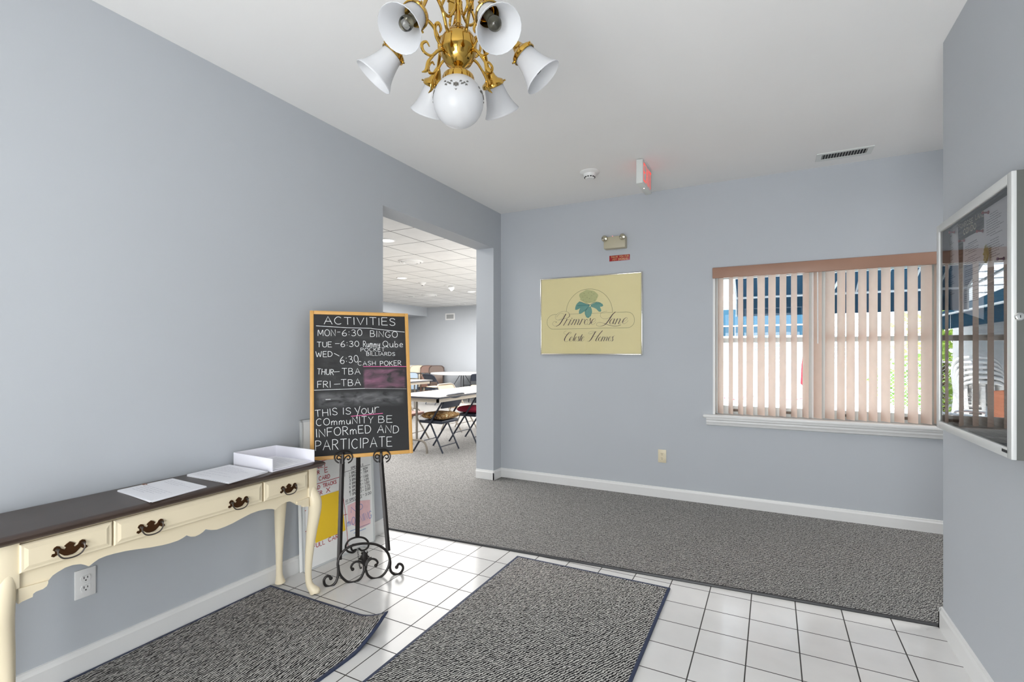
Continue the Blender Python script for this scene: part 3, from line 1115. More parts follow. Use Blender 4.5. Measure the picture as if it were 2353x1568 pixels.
for r0 in range(11):
    f = .14 + .7 * r0 / 10
    x2 = random.uniform(.5, .88)
    mb.face([o + u * f_ + w * g_ + Vector((0, 0, .0036)) for f_, g_ in ((f, .12), (f + .012, .12), (f + .012, x2), (f, x2))])
mb.build('typed_text', MATS['faint_print'], c2, smooth=False)

# ================================================================== EASEL AND CHALKBOARD
EYAW = R(50)
EF = Frame((-2.037, 2.113, 0), EYAW, R(9))
easel = thing('easel', 'black wrought-iron easel with scrolled feet holding up the chalkboard', 'easel', (-2.037, 2.113, 0), EYAW)
ETilt = Euler((-R(9), 0, 0)).to_matrix().to_4x4()


def ep(x, y, d=0.0, fr=None):
    a, b = (fr or EF).pix(660 + x / 4.357, 1020 + y / 4.357, d)
    return Vector((a, d, b))


def eb():
    m = MB()
    m.m = ETilt
    return m


def floorfix(pts, lo=.006):
    mz = min(p.z for p in pts)
    return [Vector((p.x, p.y, p.z - mz + lo)) for p in pts] if mz < lo else pts


legL = [ep(522, 1165), ep(540, 500), ep(553, 95)]
legR = [ep(1010, 1075), ep(958, 460), ep(932, 95)]
for leg in (legL, legR):
    m = eb()
    d = (leg[2] - leg[0]).normalized()
    ztop = 1.36
    tip = leg[0] + d * ((ztop - leg[0].z) / d.z)
    tip.x = tip.x * .35
    mid = leg[2] + Vector((0, 0, .02))
    m.tube([leg[0], mid, tip], .0135, 4, flat=.30, up=(0, 1, 0))
    o = m.build('leg', IRON, easel, smooth=False)
# hub at the top (behind the board)
m = eb()
m.tube([(-.07, 0, 1.35), (.07, 0, 1.35)], .008, 8)
m.tube([(0, .01, 1.30), (0, .01, 1.42)], .007, 8)
m.build('hinge', IRON, easel)
arch = [(437, 1348), (418, 1328), (388, 1335), (368, 1372), (382, 1418), (428, 1432), (478, 1398), (506, 1335), (511, 1262), (507, 1200), (525, 1130), (580, 1062), (660, 1018), (770, 1000), (880, 1008), (960, 1046), (1010, 1102), (1031, 1180), (1030, 1250), (1050, 1294), (1096, 1312), (1140, 1290), (1160, 1246), (1146, 1212), (1116, 1206), (1096, 1237)]
m = eb()
pts = [ep(*p) for p in arch]
m.tube(catmull(pts, 6), .0072, 8)
for p in (pts[0], pts[-1]):
    m.sphere(p, .0105, 10, 6)
m.build('scroll_foot', IRON, easel)
m = eb()
for loop in ([(510, 1215), (520, 1290), (553, 1345), (610, 1385), (678, 1385), (735, 1347), (764, 1288), (774, 1255)], [(784, 1255), (806, 1315), (850, 1347), (910, 1347), (968, 1308), (1010, 1240), (1029, 1160)]):
    m.tube(catmull([ep(*p) for p in loop], 6), .0070, 8)
m.build('lower_scroll', IRON, easel)
# fleur ornament
m = eb()
for loop, r in (([(772, 1250), (762, 1205), (725, 1180), (680, 1186), (650, 1212), (640, 1242), (655, 1258)], .0062), ([(788, 1250), (800, 1195), (842, 1155), (885, 1163), (905, 1192), (888, 1220)], .0062), ([(774, 1245), (764, 1185), (745, 1160), (716, 1152)], .0055), ([(786, 1245), (794, 1185), (815, 1155), (845, 1142)], .0055), ([(776, 1240), (768, 1180), (752, 1145), (732, 1132)], .005), ([(782, 1240), (788, 1180), (800, 1140), (822, 1130)], .005)):
    pts = [ep(x, y, -.004) for x, y in loop]
    m.tube(catmull(pts, 5), r, 8)
    if r > .006:
        m.sphere(pts[-1], .010, 10, 6)
m.tube([ep(776, 1270, -.004), ep(778, 1225, -.004)], [.011, .012, .011], 8)
leafc = [ep(775, 1195, -.006), ep(773, 1160, -.008), ep(772, 1120, -.008), ep(770, 1090, -.007), ep(769, 1070, -.006)]
m.tube(catmull(leafc, 3), [.007, .0135, .0155, .010, .0015], 8, flat=.5, up=(0, 1, 0))
for s in (-1, 1):
    for k in range(3):
        b = ep(774, 1175 - 28 * k, -.006)
        m.tube([b, b + Vector((s * .016, -.003, .014)), b + Vector((s * .013, -.003, .026))], [.005, .0055, .001], 6)
m.build('leaf_ornament', IRON, easel)
# board hooks: ring with two curls on a short shelf
for hx, hy, rx, ry in ((563, 137, 90, 66), (948, 127, 84, 68)):
    m = eb()
    D = -.045
    ring = [ep(hx + rx * math.cos(R(a)), hy - ry * math.sin(R(a)), D) for a in range(-60, 241, 20)]
    m.tube(catmull(ring, 3), .0042, 8)
    for s in (-1, 1):
        cl = [(hx + s * 6, hy + 28), (hx + s * 26, hy - 6), (hx + s * 54, hy - 16), (hx + s * 66, hy + 8), (hx + s * 48, hy + 24), (hx + s * 34, hy + 12)]
        m.tube(catmull([ep(a, b, D) for a, b in cl], 4), .0036, 8)
    c = ep(hx - 8, hy - 20, D)
    m.sphere(ep(hx - 8, hy - 40, D - .004), .007, 10, 6)
    m.tube([ep(hx - 8, hy - 50, D), ep(hx - 8, hy + 66, D)], .0075, 6)
    z = ep(hx - 8, hy + 55, D).z
    xx = ep(hx - 8, hy + 55, D).x
    m.box((xx - .012, D, z - .003), (xx + .012, .004, z + .003))
    m.build('board_hook', IRON, easel)
# rear strut
RT = R(-6.7)
RF = Frame(EF.m @ Vector((0, 0, 0)) + Vector((-.766, .643, 0)) * .385, EYAW, RT)
RM = Matrix.Translation((0, .385, 0)) @ Euler((-RT, 0, 0)).to_matrix().to_4x4()
m = MB()
m.m = RM
rp = lambda x, y: ep(x, y, 0, RF)
m.tube([rp(703, 938), rp(712, 140), Vector((0, 0, 1.40))], .0135, 4, flat=.30, up=(0, 1, 0))
m.build('leg', IRON, easel, smooth=False)
m = MB()
m.m = RM
loop = [(690, 1012), (655, 1014), (640, 1042), (655, 1070), (690, 1062), (660, 1090), (612, 1082), (586, 1050), (592, 1005), (630, 960), (700, 937), (770, 946), (810, 985), (812, 1028), (785, 1060), (745, 1070), (715, 1048)]
m.tube(catmull([rp(*p) for p in loop], 5), .0062, 8)
m.build('scroll_foot', IRON, easel)
# safety chain between front ornament and rear strut
m = MB()
p0 = EF.m @ ep(745, 1235)
p1 = RF.m @ rp(705, 1045)
im = Frame((-2.037, 2.113, 0), EYAW).inv
p0, p1 = im @ p0, im @ p1
NL = 20
for i in range(NL):
    t = (i + .5) / NL
    c = p0.lerp(p1, t) + Vector((0, 0, -.05 * 4 * t * (1 - t)))
    d = ((p1 - p0) + Vector((0, 0, -.05 * 4 * (1 - 2 * t)))).normalized()
    s = d.orthogonal().normalized()
    if i % 2:
        s = d.cross(s)
    m.tube([c + d * (.0105 * math.cos(R(a))) + s * (.005 * math.sin(R(a))) for a in range(0, 360, 45)], .0013, 5, closed=True)
m.build('chain', IRON, easel)

# chalkboard
CB0 = (-2.09, 2.155, .688)
BF = Frame(CB0, EYAW, R(10.5))
cs = [BF.pix(x, y) for x, y in ((716.2, 709.4), (939, 724.4), (948.3, 1045), (707.7, 1057))]
bx0, bx1 = (cs[0][0] + cs[3][0]) / 2, (cs[1][0] + cs[2][0]) / 2
bz0, bz1 = (cs[2][1] + cs[3][1]) / 2, (cs[0][1] + cs[1][1]) / 2
chalk = thing('chalkboard', 'framed ACTIVITIES chalkboard with white chalk writing standing on the easel', 'chalkboard', CB0, EYAW, R(10.5))
fw = .0215
m = MB()
for lo, hi in (((bx0, 0, bz0), (bx0 + fw, .018, bz1)), ((bx1 - fw, 0, bz0), (bx1, .018, bz1)), ((bx0 + fw, 0, bz0), (bx1 - fw, .018, bz0 + fw)), ((bx0 + fw, 0, bz1 - fw), (bx1 - fw, .018, bz1))):
    m.chamfer_box(lo, hi, .003)
m.build('frame', PINE, chalk)
slate = mat('chalk_slate', (.020, .020, .021), .75, var=.25, vscale=6)


def rubbed_patch(mtl, x0, x1, z0, z1, soft, col, amount, sc):
    """A patch of rubbed-out chalk, soft at its edges and streaky inside."""
    n, l = mtl.node_tree.nodes, mtl.node_tree.links
    b = n['Principled BSDF']
    tc = n.new('ShaderNodeTexCoord')
    sp = n.new('ShaderNodeSeparateXYZ')
    l.new(tc.outputs['Object'], sp.inputs[0])
    fac = None

    def mul(a, bb):
        q = n.new('ShaderNodeMath')
        q.operation = 'MULTIPLY'
        l.new(a, q.inputs[0])
        if isinstance(bb, float):
            q.inputs[1].default_value = bb
        else:
            l.new(bb, q.inputs[1])
        return q.outputs[0]
    for ax, lo, hi in (('X', x0, x1), ('Z', z0, z1)):
        for a, bb in ((lo, lo + soft), (hi, hi - soft)):
            r = n.new('ShaderNodeMapRange')
            r.interpolation_type = 'SMOOTHSTEP'
            r.inputs['From Min'].default_value = a
            r.inputs['From Max'].default_value = bb
            l.new(sp.outputs[ax], r.inputs['Value'])
            fac = r.outputs[0] if fac is None else mul(fac, r.outputs[0])
    mp = n.new('ShaderNodeMapping')
    mp.inputs['Scale'].default_value = (1, 1, 2.2)
    l.new(tc.outputs['Object'], mp.inputs['Vector'])
    nz = n.new('ShaderNodeTexNoise')
    nz.inputs['Scale'].default_value = sc
    nz.inputs['Detail'].default_value = 4
    nz.inputs['Distortion'].default_value = 1.2
    l.new(mp.outputs['Vector'], nz.inputs['Vector'])
    r = n.new('ShaderNodeMapRange')
    r.inputs['From Min'].default_value = .3
    r.inputs['From Max'].default_value = .7
    l.new(nz.outputs['Fac'], r.inputs['Value'])
    fac = mul(mul(fac, r.outputs[0]), amount)
    old = b.inputs['Base Color'].links[0].from_socket
    mx = n.new('ShaderNodeMixRGB')
    l.new(fac, mx.inputs['Fac'])
    l.new(old, mx.inputs['Color1'])
    mx.inputs['Color2'].default_value = (*col, 1)
    l.new(mx.outputs['Color'], b.inputs['Base Color'])


def crng(xa, ya, xb, yb):
    p, q = BF.pix(660 + xa / 4.127, 690 + ya / 4.127, .006), BF.pix(660 + xb / 4.127, 690 + yb / 4.127, .006)
    return p[0], q[0], q[1], p[1]


rubbed_patch(slate, *crng(712, 645, 1132, 842), .018, (.42, .17, .28), .55, 9)
rubbed_patch(slate, *crng(255, 860, 1132, 1010), .05, (.30, .30, .31), .55, 11)
rubbed_patch(slate, *crng(255, 250, 1132, 860), .06, (.16, .16, .16), .18, 7)
m = MB()
m.box((bx0 + fw, .006, bz0 + fw), (bx1 - fw, .014, bz1 - fw))
m.build('slate', slate, chalk, smooth=False)
yw = .0052


def cpt(x, y):
    return BF.pix(660 + x / 4.127, 690 + y / 4.127, .006)


m = MB()
U = 1 / 4.127 / 399 * 1.0     # crop pixel in metres at the board
W = .0028
for s, x0, y0, x1, y1, h in (
        ('ACTIVITIES', 350, 226, 1025, 240, 74), ('MON', 292, 340, 458, 340, 60), ('-', 472, 312, 505, 312, 20), ('6:30', 522, 342, 710, 338, 62), ('BINGO', 788, 347, 1045, 357, 62),
        ('TUE', 284, 444, 420, 444, 50), ('-', 452, 422, 500, 422, 20), ('6:30', 508, 442, 680, 440, 56), ('Rummy', 722, 444, 880, 446, 58), ('Qube', 908, 444, 1098, 446, 60),
        ('POCKET', 698, 488, 925, 486, 36), ('BILLIARDS', 752, 526, 1022, 526, 34),
        ('WED', 272, 540, 428, 536, 52), ('6:30', 504, 602, 676, 586, 66), ('CASH', 672, 620, 838, 616, 40), ('POKER', 882, 622, 1080, 618, 46),
        ('THUR', 284, 702, 438, 710, 54), ('-', 440, 690, 500, 688, 20), ('TBA', 520, 704, 692, 702, 58),
        ('FRI', 288, 832, 410, 828, 60), ('-', 442, 808, 506, 804, 20), ('TBA', 512, 814, 696, 808, 62),
        ('THIS', 266, 1108, 476, 1088, 62), ('IS', 530, 1086, 604, 1082, 60),
        ('COmmuNITY', 276, 1192, 815, 1164, 62), ('BE', 866, 1164, 994, 1160, 66),
        ('INFORmED', 276, 1302, 794, 1256, 74), ('AND', 856, 1258, 1056, 1260, 72),
        ('PARTICIPATE', 268, 1428, 992, 1386, 92)):
    mm_ = W * (1.15 if h > 70 else 1.0)
    write(m, s, cpt(x0, y0), cpt(x1, y1), h * U, mm_ if h > 40 else W * .85, yw)
for a, b, c, d, w in ((275, 244, 560, 262, W), (560, 262, 800, 268, W), (800, 270, 1112, 304, W), (445, 505, 492, 530, W), (255, 855, 500, 846, W * .9), (500, 846, 735, 838, W * .8), (735, 838, 1130, 842, W * .4), (365, 944, 410, 942, W)):
    m.ribbon([cpt(a, b), cpt(c, d)], w, yw)
# "Your" in joined hand
m.ribbon([cpt(640, 1022), cpt(664, 1062)], W, yw)
m.ribbon([cpt(690, 1008), cpt(655, 1122)], W, yw)
write(m, 'our', cpt(706, 1080), cpt(872, 1068), 92 * U, W, yw, gap=.14)
m.build('chalk_writing', CHALKW, chalk, smooth=False)
m = MB()
m.ribbon([cpt(606, 1102), cpt(720, 1092), cpt(800, 1084), cpt(905, 1074)], W * 1.3, yw)
m.ribbon([cpt(722, 630), cpt(930, 630), cpt(1128, 630)], W * 1.2, yw)
m.build('pink_chalk_line', CHALKP, chalk, smooth=False, label='pink chalk underlines')
# ================================================================== BINGO BOARDS LEANING ON THE WALL
WY, WT = R(87), R(2.2)
W0 = (-2.398, 2.325, 0)
WF = Frame(W0, WY, WT)


def wp(x, y):
    return WF.pix(660 + x / 4.357, 1020 + y / 4.357, 0)


wx0 = WF.pix(699, 1316)[0]
wx1 = WF.pix(861.5, 1238)[0]
wz1 = WF.pix(684, 968)[1]
wb = thing('whiteboard', 'whiteboard with red and black bingo notes leaning on the wall behind the easel', 'whiteboard', W0, WY, WT)
m = MB()
m.box((wx0, .002, 0.002), (wx1, .013, wz1))
m.build('panel', WBOARD, wb, smooth=False)
m = MB()
for lo, hi in (((wx0, -.003, .001), (wx0 + .012, .014, wz1)), ((wx1 - .012, -.003, .001), (wx1, .014, wz1)), ((wx0, -.003, wz1 - .012), (wx1, .014, wz1)), ((wx0, -.003, .001), (wx1, .014, .010))):
    m.box(lo, hi)
m.build('frame', mat('grey_white_frame', (.62, .64, .64), .35), wb, smooth=False)
V = 1 / 4.357 / 372
yb = .0012
m = MB()
for s, x0, y0, x1, y1, h in (('EARLY', 270, 262, 386, 228, 36), ('LETTER', 165, 350, 325, 302, 32), ('E', 378, 289, 405, 281, 46), ('FULL', 185, 404, 290, 378, 36), ('CARD', 320, 370, 428, 344, 38),
                             ('RAILROAD', 130, 512, 330, 450, 32), ('TRACKS', 360, 440, 494, 396, 34), ('LETTER', 178, 560, 352, 502, 34), ('X', 394, 492, 430, 480, 46), ('FULL', 262, 1052, 376, 1006, 38), ('CARD', 415, 985, 545, 935, 42)):
    write(m, s, wp(x0, y0), wp(x1, y1), h * V, .0042, yb)
for a in ((262, 415, 525, 335), (200, 215, 470, 140), (560, 520, 585, 700), (585, 700, 612, 1052), (568, 716, 600, 708), (164, 678, 188, 671), (174, 886, 206, 872), (200, 902, 203, 938)):
    m.ribbon([wp(a[0], a[1]), wp(a[2], a[3])], .0038, yb)
m.build('red_writing', REDINK, wb, smooth=False, label='red marker writing')
m = MB()
for s, x0, y0, x1, y1, h in (('SPECIALS', 640, 256, 762, 220, 22), ('1', 622, 312, 628, 310, 24), ('SPECIAL', 642, 304, 722, 280, 22), ('-', 735, 274, 748, 270, 20), ('50$', 762, 266, 805, 252, 22),
                             ('2', 622, 345, 634, 341, 24), ('SPECIAL', 646, 337, 724, 313, 22), ('-', 737, 304, 750, 300, 20), ('75$', 764, 297, 808, 284, 22), ('3', 624, 384, 636, 380, 24), ('SPECIALS', 650, 374, 736, 346, 22), ('-', 742, 342, 752, 339, 20), ('1.00', 768, 340, 812, 328, 22),
                             ('4', 622, 419, 636, 415, 24), ('SPECIALS', 650, 409, 738, 382, 22), ('-', 744, 380, 754, 376, 20), ('1.25', 774, 374, 816, 360, 22), ('5', 624, 455, 636, 451, 24), ('SPECIALS', 652, 444, 742, 416, 22), ('-', 750, 412, 762, 408, 20), ('1.50', 780, 406, 822, 392, 22),
                             ('6', 624, 492, 636, 488, 24), ('SPECIALS', 652, 481, 744, 452, 22), ('-', 752, 446, 764, 442, 20), ('1.75', 782, 440, 828, 426, 24), ('7', 626, 527, 640, 522, 26), ('SPECIALS', 654, 516, 748, 484, 23), ('-', 756, 478, 768, 474, 20), ('2.00', 784, 474, 832, 456, 26),
                             ('10', 586, 592, 608, 586, 26), ('SPECIALS', 624, 580, 748, 534, 26), ('-', 756, 524, 772, 518, 20), ('3.00', 784, 522, 842, 502, 28)):
    write(m, s, wp(x0, y0), wp(x1, y1), h * V, .0027, yb)
for a in ((575, 286, 830, 208), (585, 608, 750, 540), (574, 150, 577, 330)):
    m.ribbon([wp(a[0], a[1]), wp(a[2], a[3])], .0025, yb)
m.build('black_writing', BLKINK, wb, smooth=False, label='black marker writing')
m = MB()
write(m, 'NO', wp(640, 692), wp(755, 655), 60 * V, .0034, yb - .0004)
write(m, 'mORNING', wp(604, 832), wp(846, 742), 76 * V, .0034, yb - .0004)
for a in ((632, 878, 825, 800), (668, 898, 788, 850)):
    m.ribbon([wp(a[0], a[1]), wp(a[2], a[3])], .0034, yb)
m.build('blue_writing', BLUINK, wb, smooth=False, label='blue marker writing')
m = MB()
m.face([(p[0], yb, p[1]) for p in (wp(604, 622), wp(700, 574), wp(830, 562), wp(836, 800), wp(740, 850), wp(612, 800))])
m.build('pink_fill', PINKF, wb, smooth=False, label='pink marker patch')
# yellow card stuck to it
m = MB()
ys = [wp(x, y) for x, y in ((255, 550), (528, 465), (580, 868), (282, 995))]
m.prism(ys, -.0035, -.001)
o = m.build('yellow_card', YELLOW, wb, smooth=False, label='plain yellow card stuck on the board')
# a second board standing behind the first
W1 = (-2.414, 2.325, 0)
wb2 = thing('whiteboard', 'plain white board wedged between the bingo whiteboard and the wall', 'whiteboard', W1, WY, WT)
m = MB()
m.chamfer_box((wx0 - .012, 0.001, 0.001), (wx1 + .022, .009, wz1 * .82), .002)
m.build('panel', WBOARD, wb2)

# ================================================================== FRAMED POSTER
PF = Frame((-1.511, YB - .024, 1.275), 0)
poster = thing('framed_poster', 'silver-framed yellow Primrose Lane poster on the back wall', 'picture', PF.loc)
px0, px1, pz1 = PF.pix(1241.5, 720)[0], PF.pix(1476, 720)[0], PF.pix(1476, 624)[1]
pz0 = PF.pix(1476, 816)[1]
m = MB()
f = .011
for lo, hi in (((px0, 0, pz0), (px0 + f, .023, pz1)), ((px1 - f, 0, pz0), (px1, .023, pz1)), ((px0 + f, 0, pz0), (px1 - f, .023, pz0 + f)), ((px0 + f, 0, pz1 - f), (px1 - f, .023, pz1))):
    m.chamfer_box(lo, hi, .003)
m.build('frame', SILVER, poster)
m = MB()
m.box((px0 + f, .008, pz0 + f), (px1 - f, .022, pz1 - f))
m.build('print', mat('cream_yellow_paper', (.80, .72, .415), .6, var=.03), poster, smooth=False)
m = MB()
m.face([(px0 + f, .004, pz0 + f), (px1 - f, .004, pz0 + f), (px1 - f, .004, pz1 - f), (px0 + f, .004, pz1 - f)])
m.build('glass', PANE, poster, smooth=False)
yp = .0072


def pp(x, y):
    return PF.pix(1230 + x / 7.127, 610 + y / 7.127, .008)


Q = 1 / 7.127 / FPX * 4.7
olive = mat('olive_line', (.20, .19, .09), .7)
ink = mat('plum_ink', (.055, .03, .05), .7)
teal = mat('teal_leaf', (.16, .36, .31), .7, var=.1)
tealD = mat('dark_teal_line', (.03, .14, .16), .7)
pale = mat('pale_vein', (.42, .55, .44), .7)
m = MB()


def pl(pts, w, n=6, mb=None, y=yp):
    q = catmull([Vector((*pp(*p), 0)) for p in pts], n)
    (mb or m).ribbon([(a.x, a.y) for a in q], w, y)


pl([(508, 755), (518, 690), (548, 605), (600, 528), (670, 460), (760, 410), (880, 388), (990, 400), (1075, 432), (1150, 488), (1210, 565), (1250, 660), (1268, 772)], .0028)
pl([(350, 806), (300, 808), (245, 832), (205, 880), (194, 930), (205, 985), (245, 1030), (305, 1045), (600, 1040), (900, 1034), (1200, 1028), (1500, 1022), (1565, 1005), (1610, 960), (1624, 895), (1608, 825), (1565, 780), (1500, 764), (1420, 766), (1330, 771)], .0026)
pl([(560, 800), (720, 795)], .002)
pl([(925, 788), (1080, 780), (1270, 772)], .002)
m.build('outline', olive, poster, smooth=False, label='olive line drawing')
m = MB()
blob = [pp(875 + 152 * math.cos(R(a)) * (1 + .06 * math.sin(R(a * 5))), 512 - 108 * math.sin(R(a)) * (1 + .05 * math.cos(R(a * 7)))) for a in range(0, 360, 10)]
m.face([(a, yp + .0004, b) for a, b in blob])
m.build('flower', mat('pale_green_flower', (.52, .53, .27), .7, var=.12, vscale=60), poster, smooth=False)
m = MB()
for (x, y) in ((740, 565), (785, 570), (835, 600), (895, 604), (965, 572), (1000, 520), (925, 495), (815, 500), (870, 455), (780, 520), (920, 440), (850, 525), (960, 470), (800, 460), (890, 545)):
    c = pp(x, y)
    m.ribbon([(c[0] - .0015, c[1]), (c[0] + .0015, c[1])], .004, yp)
m.build('flower_dots', olive, poster, smooth=False)
m = MB()
lv = [[(895, 650), (850, 640), (800, 625), (760, 605), (720, 596), (690, 618), (668, 650), (655, 690), (652, 728), (680, 730), (712, 716), (735, 700), (715, 750), (715, 795), (745, 795), (790, 765), (830, 735), (870, 690)],
      [(905, 650), (940, 628), (1000, 604), (1060, 612), (1100, 632), (1113, 660), (1095, 675), (1060, 680), (1082, 740), (1070, 762), (1040, 758), (1000, 715), (950, 690), (915, 680)],
      [(905, 670), (925, 720), (930, 770), (910, 830), (868, 866), (835, 850), (812, 800), (810, 745), (840, 715), (880, 680)]]
for poly in lv:
    m.face([(a, yp + .0002, b) for a, b in (pp(*p) for p in poly)])
m.build('leaves', teal, poster, smooth=False)
m = MB()
for k in range(9):
    y = 700 + k * 17
    pl([(826 + k * 2, y + 6), (868, y - 18), (918 - k * 3, y + 2)], .0012, 2, y=yp - .0001)
for k in range(7):
    pl([(735 + k * 14, 690 - k * 2), (728 + k * 16, 740 - k * 6), (740 + k * 14, 780 - k * 12)], .0011, 2, y=yp - .0001)
    pl([(930 + k * 22, 640), (945 + k * 20, 672 + k * 5), (960 + k * 14, 685 + k * 9)], .0011, 2, y=yp - .0001)
m.build('leaf_veins', pale, poster, smooth=False)
m = MB()
pl([(690, 662), (760, 656), (830, 650), (890, 648), (940, 618), (1010, 602), (1070, 616)], .0032, y=yp - .0002)
pl([(890, 650), (860, 690), (825, 735)], .003, y=yp - .0002)
pl([(720, 597), (760, 606), (800, 622), (850, 632), (890, 648)], .0036, y=yp - .0002)
m.build('leaf_stems', tealD, poster, smooth=False)
m = MB()


def pen(pts, w0=.0012, w1=.0075, n=7):
    """Pointed-pen stroke: hairline going up or across, heavy on the way down."""
    q = catmull([Vector((x, y, 0)) for x, y in pts], n)
    ws = []
    for i in range(len(q)):
        d = q[min(i + 1, len(q) - 1)] - q[max(i - 1, 0)]
        k = max(0.0, d.y / (d.length + 1e-6))
        if d.x > 0:
            k *= max(0, 1 - 1.1 * d.x / (d.length + 1e-6))
        ws.append(w0 + (w1 - w0) * k ** 1.5)
    ws = [(ws[max(0, i - 1)] + ws[i] * 2 + ws[min(len(ws) - 1, i + 1)]) / 4 for i in range(len(ws))]
    m.ribbon([pp(a.x, a.y) for a in q], ws, yp - .0003)


B1 = .0074
# Primrose
pen([(500, 800), (455, 880), (400, 965), (345, 1000)], .002, .010)
pen([(345, 1000), (300, 988), (284, 952), (308, 922), (346, 927), (338, 936)])
pen([(560, 800), (562, 830), (530, 862), (488, 868)], .0015, .006)
pen([(488, 868), (440, 885), (380, 897), (338, 880), (330, 835), (380, 782), (460, 756), (530, 764), (560, 800)])
pen([(380, 897), (440, 862), (468, 812), (450, 790), (400, 792), (345, 850)], .001, .002)
for st in ([(522, 880), (495, 930), (462, 985)], [(480, 960), (520, 900), (545, 885), (556, 895)], [(585, 890), (560, 940), (538, 982), (560, 972), (585, 940)], [(640, 885), (615, 935), (590, 975)], [(610, 945), (645, 895), (672, 885), (668, 915), (640, 975)], [(655, 940), (690, 890), (716, 883), (714, 912), (690, 970), (710, 972), (735, 945)], [(770, 880), (748, 930), (724, 975)], [(745, 940), (780, 890), (800, 882), (806, 895)],
           [(850, 882), (815, 905), (806, 950), (826, 975), (855, 950), (862, 905), (845, 885), (870, 900)], [(905, 868), (898, 900), (905, 935), (885, 968), (856, 970), (850, 952)], [(925, 938), (965, 920), (990, 890), (975, 872), (938, 895), (918, 945), (935, 970), (970, 955), (998, 925)]):
    pen(st, .0012, B1)
c = pp(600, 868)
m.ribbon([(c[0] - .003, c[1]), (c[0] + .003, c[1])], .005, yp - .0003)
# Lane
pen([(1310, 765), (1262, 810), (1210, 890), (1160, 955), (1110, 988), (1050, 1000), (1005, 982), (1012, 948), (1060, 935), (1130, 952)], .0015, .010)
pen([(1130, 952), (1200, 978), (1280, 995), (1350, 992), (1400, 976)], .003, .003)
pen([(1330, 760), (1290, 778), (1245, 835), (1180, 872), (1110, 872), (1068, 838), (1070, 795), (1110, 765), (1175, 752)], .0012, .002)
for st in ([(1290, 880), (1255, 880), (1222, 925), (1228, 962), (1262, 945), (1290, 890)], [(1300, 878), (1278, 930), (1275, 960), (1300, 945)], [(1345, 875), (1325, 925), (1305, 965)], [(1320, 930), (1360, 880), (1388, 872), (1388, 898), (1362, 955), (1385, 958), (1410, 930)], [(1432, 925), (1480, 905), (1510, 872), (1495, 856), (1455, 880), (1430, 930), (1448, 958), (1490, 940), (1522, 905)]):
    pen(st, .0012, B1)
# Celeste
pen([(575, 1112), (590, 1098), (560, 1098), (520, 1140), (484, 1200), (482, 1240), (510, 1254), (545, 1230), (566, 1205)], .0012, .009)
pen([(590, 1112), (540, 1130), (480, 1125), (468, 1095), (510, 1075)], .001, .0015)
for st in ([(558, 1222), (595, 1205), (610, 1180), (596, 1172), (570, 1200), (566, 1240), (590, 1244), (618, 1215)], [(618, 1215), (660, 1140), (672, 1118), (660, 1130), (632, 1195), (622, 1238), (640, 1240)], [(640, 1222), (672, 1200), (690, 1178), (678, 1170), (652, 1195), (645, 1236), (664, 1242), (692, 1215)], [(715, 1168), (712, 1195), (716, 1222), (700, 1244), (680, 1240)], [(716, 1222), (770, 1130), (742, 1195), (730, 1240), (748, 1238)], [(752, 1222), (785, 1200), (802, 1176), (788, 1170), (764, 1195), (756, 1238), (776, 1242), (805, 1215)]):
    pen(st, .0012, .0068)
pen([(728, 1165), (772, 1162)], .0012, .002)
# Homes
pen([(985, 1090), (950, 1150), (915, 1210), (880, 1245), (850, 1245)], .0015, .009)
pen([(1100, 1072), (1050, 1130), (1010, 1190), (990, 1235), (1005, 1244), (1030, 1225)], .0012, .008)
pen([(1010, 1085), (950, 1100), (900, 1125), (870, 1110), (905, 1085), (960, 1080), (1010, 1085)], .001, .002)
pen([(945, 1170), (990, 1165), (1035, 1150)], .001, .0015)
for st in ([(1072, 1170), (1045, 1190), (1036, 1225), (1052, 1244), (1076, 1222), (1082, 1188), (1068, 1172)], [(1110, 1170), (1090, 1215), (1078, 1242)], [(1095, 1215), (1125, 1175), (1140, 1172), (1138, 1195), (1118, 1240)], [(1132, 1212), (1162, 1174), (1180, 1172), (1176, 1195), (1160, 1236), (1180, 1236)], [(1190, 1218), (1225, 1198), (1242, 1175), (1228, 1168), (1204, 1192), (1196, 1234), (1216, 1240), (1246, 1212)], [(1275, 1166), (1268, 1190), (1272, 1220), (1258, 1242), (1238, 1240), (1236, 1228)], [(1275, 1166), (1300, 1150)]):
    pen(st, .0012, .0066)
m.build('script_lettering', ink, poster, smooth=False)

# ================================================================== NOTICE CASE ON THE RIGHT WALL
KF = Frame((.66, 2.41, .965), R(-90))
case = thing('notice_case', 'glass-fronted aluminium notice case on the right-hand wall', 'notice board', KF.loc, R(-90))
kx0, kx1, kz1 = -(2.784 - 2.41), (2.41 - 2.035), .880
dep = XR - .66 - .001
m = MB()
m.box((kx0, .012, 0), (kx0 + .012, dep, kz1))
m.box((kx1 - .012, .012, 0), (kx1, dep, kz1))
m.box((kx0 + .012, .012, 0), (kx1 - .012, dep, .012))
m.box((kx0 + .012, .012, kz1 - .012), (kx1 - .012, dep, kz1))
m.box((kx0 + .012, dep - .012, .012), (kx1 - .012, dep, kz1 - .012))
m.build('case_body', mat('dark_grey_aluminium', (.10, .105, .095), .5, metal=.2), case, smooth=False)  # case body coloured a darker grey than the door frame
m = MB()
kf = .032
for lo, hi in (((kx0, 0, 0), (kx0 + kf, .014, kz1)), ((kx1 - kf, 0, 0), (kx1, .014, kz1)), ((kx0 + kf, 0, 0), (kx1 - kf, .014, kf)), ((kx0 + kf, 0, kz1 - kf), (kx1 - kf, .014, kz1))):
    m.chamfer_box(lo, hi, .002)
fr = m.build('door_frame', mat('satin_aluminium', (.60, .61, .60), .4, metal=.2), case)
m = MB()
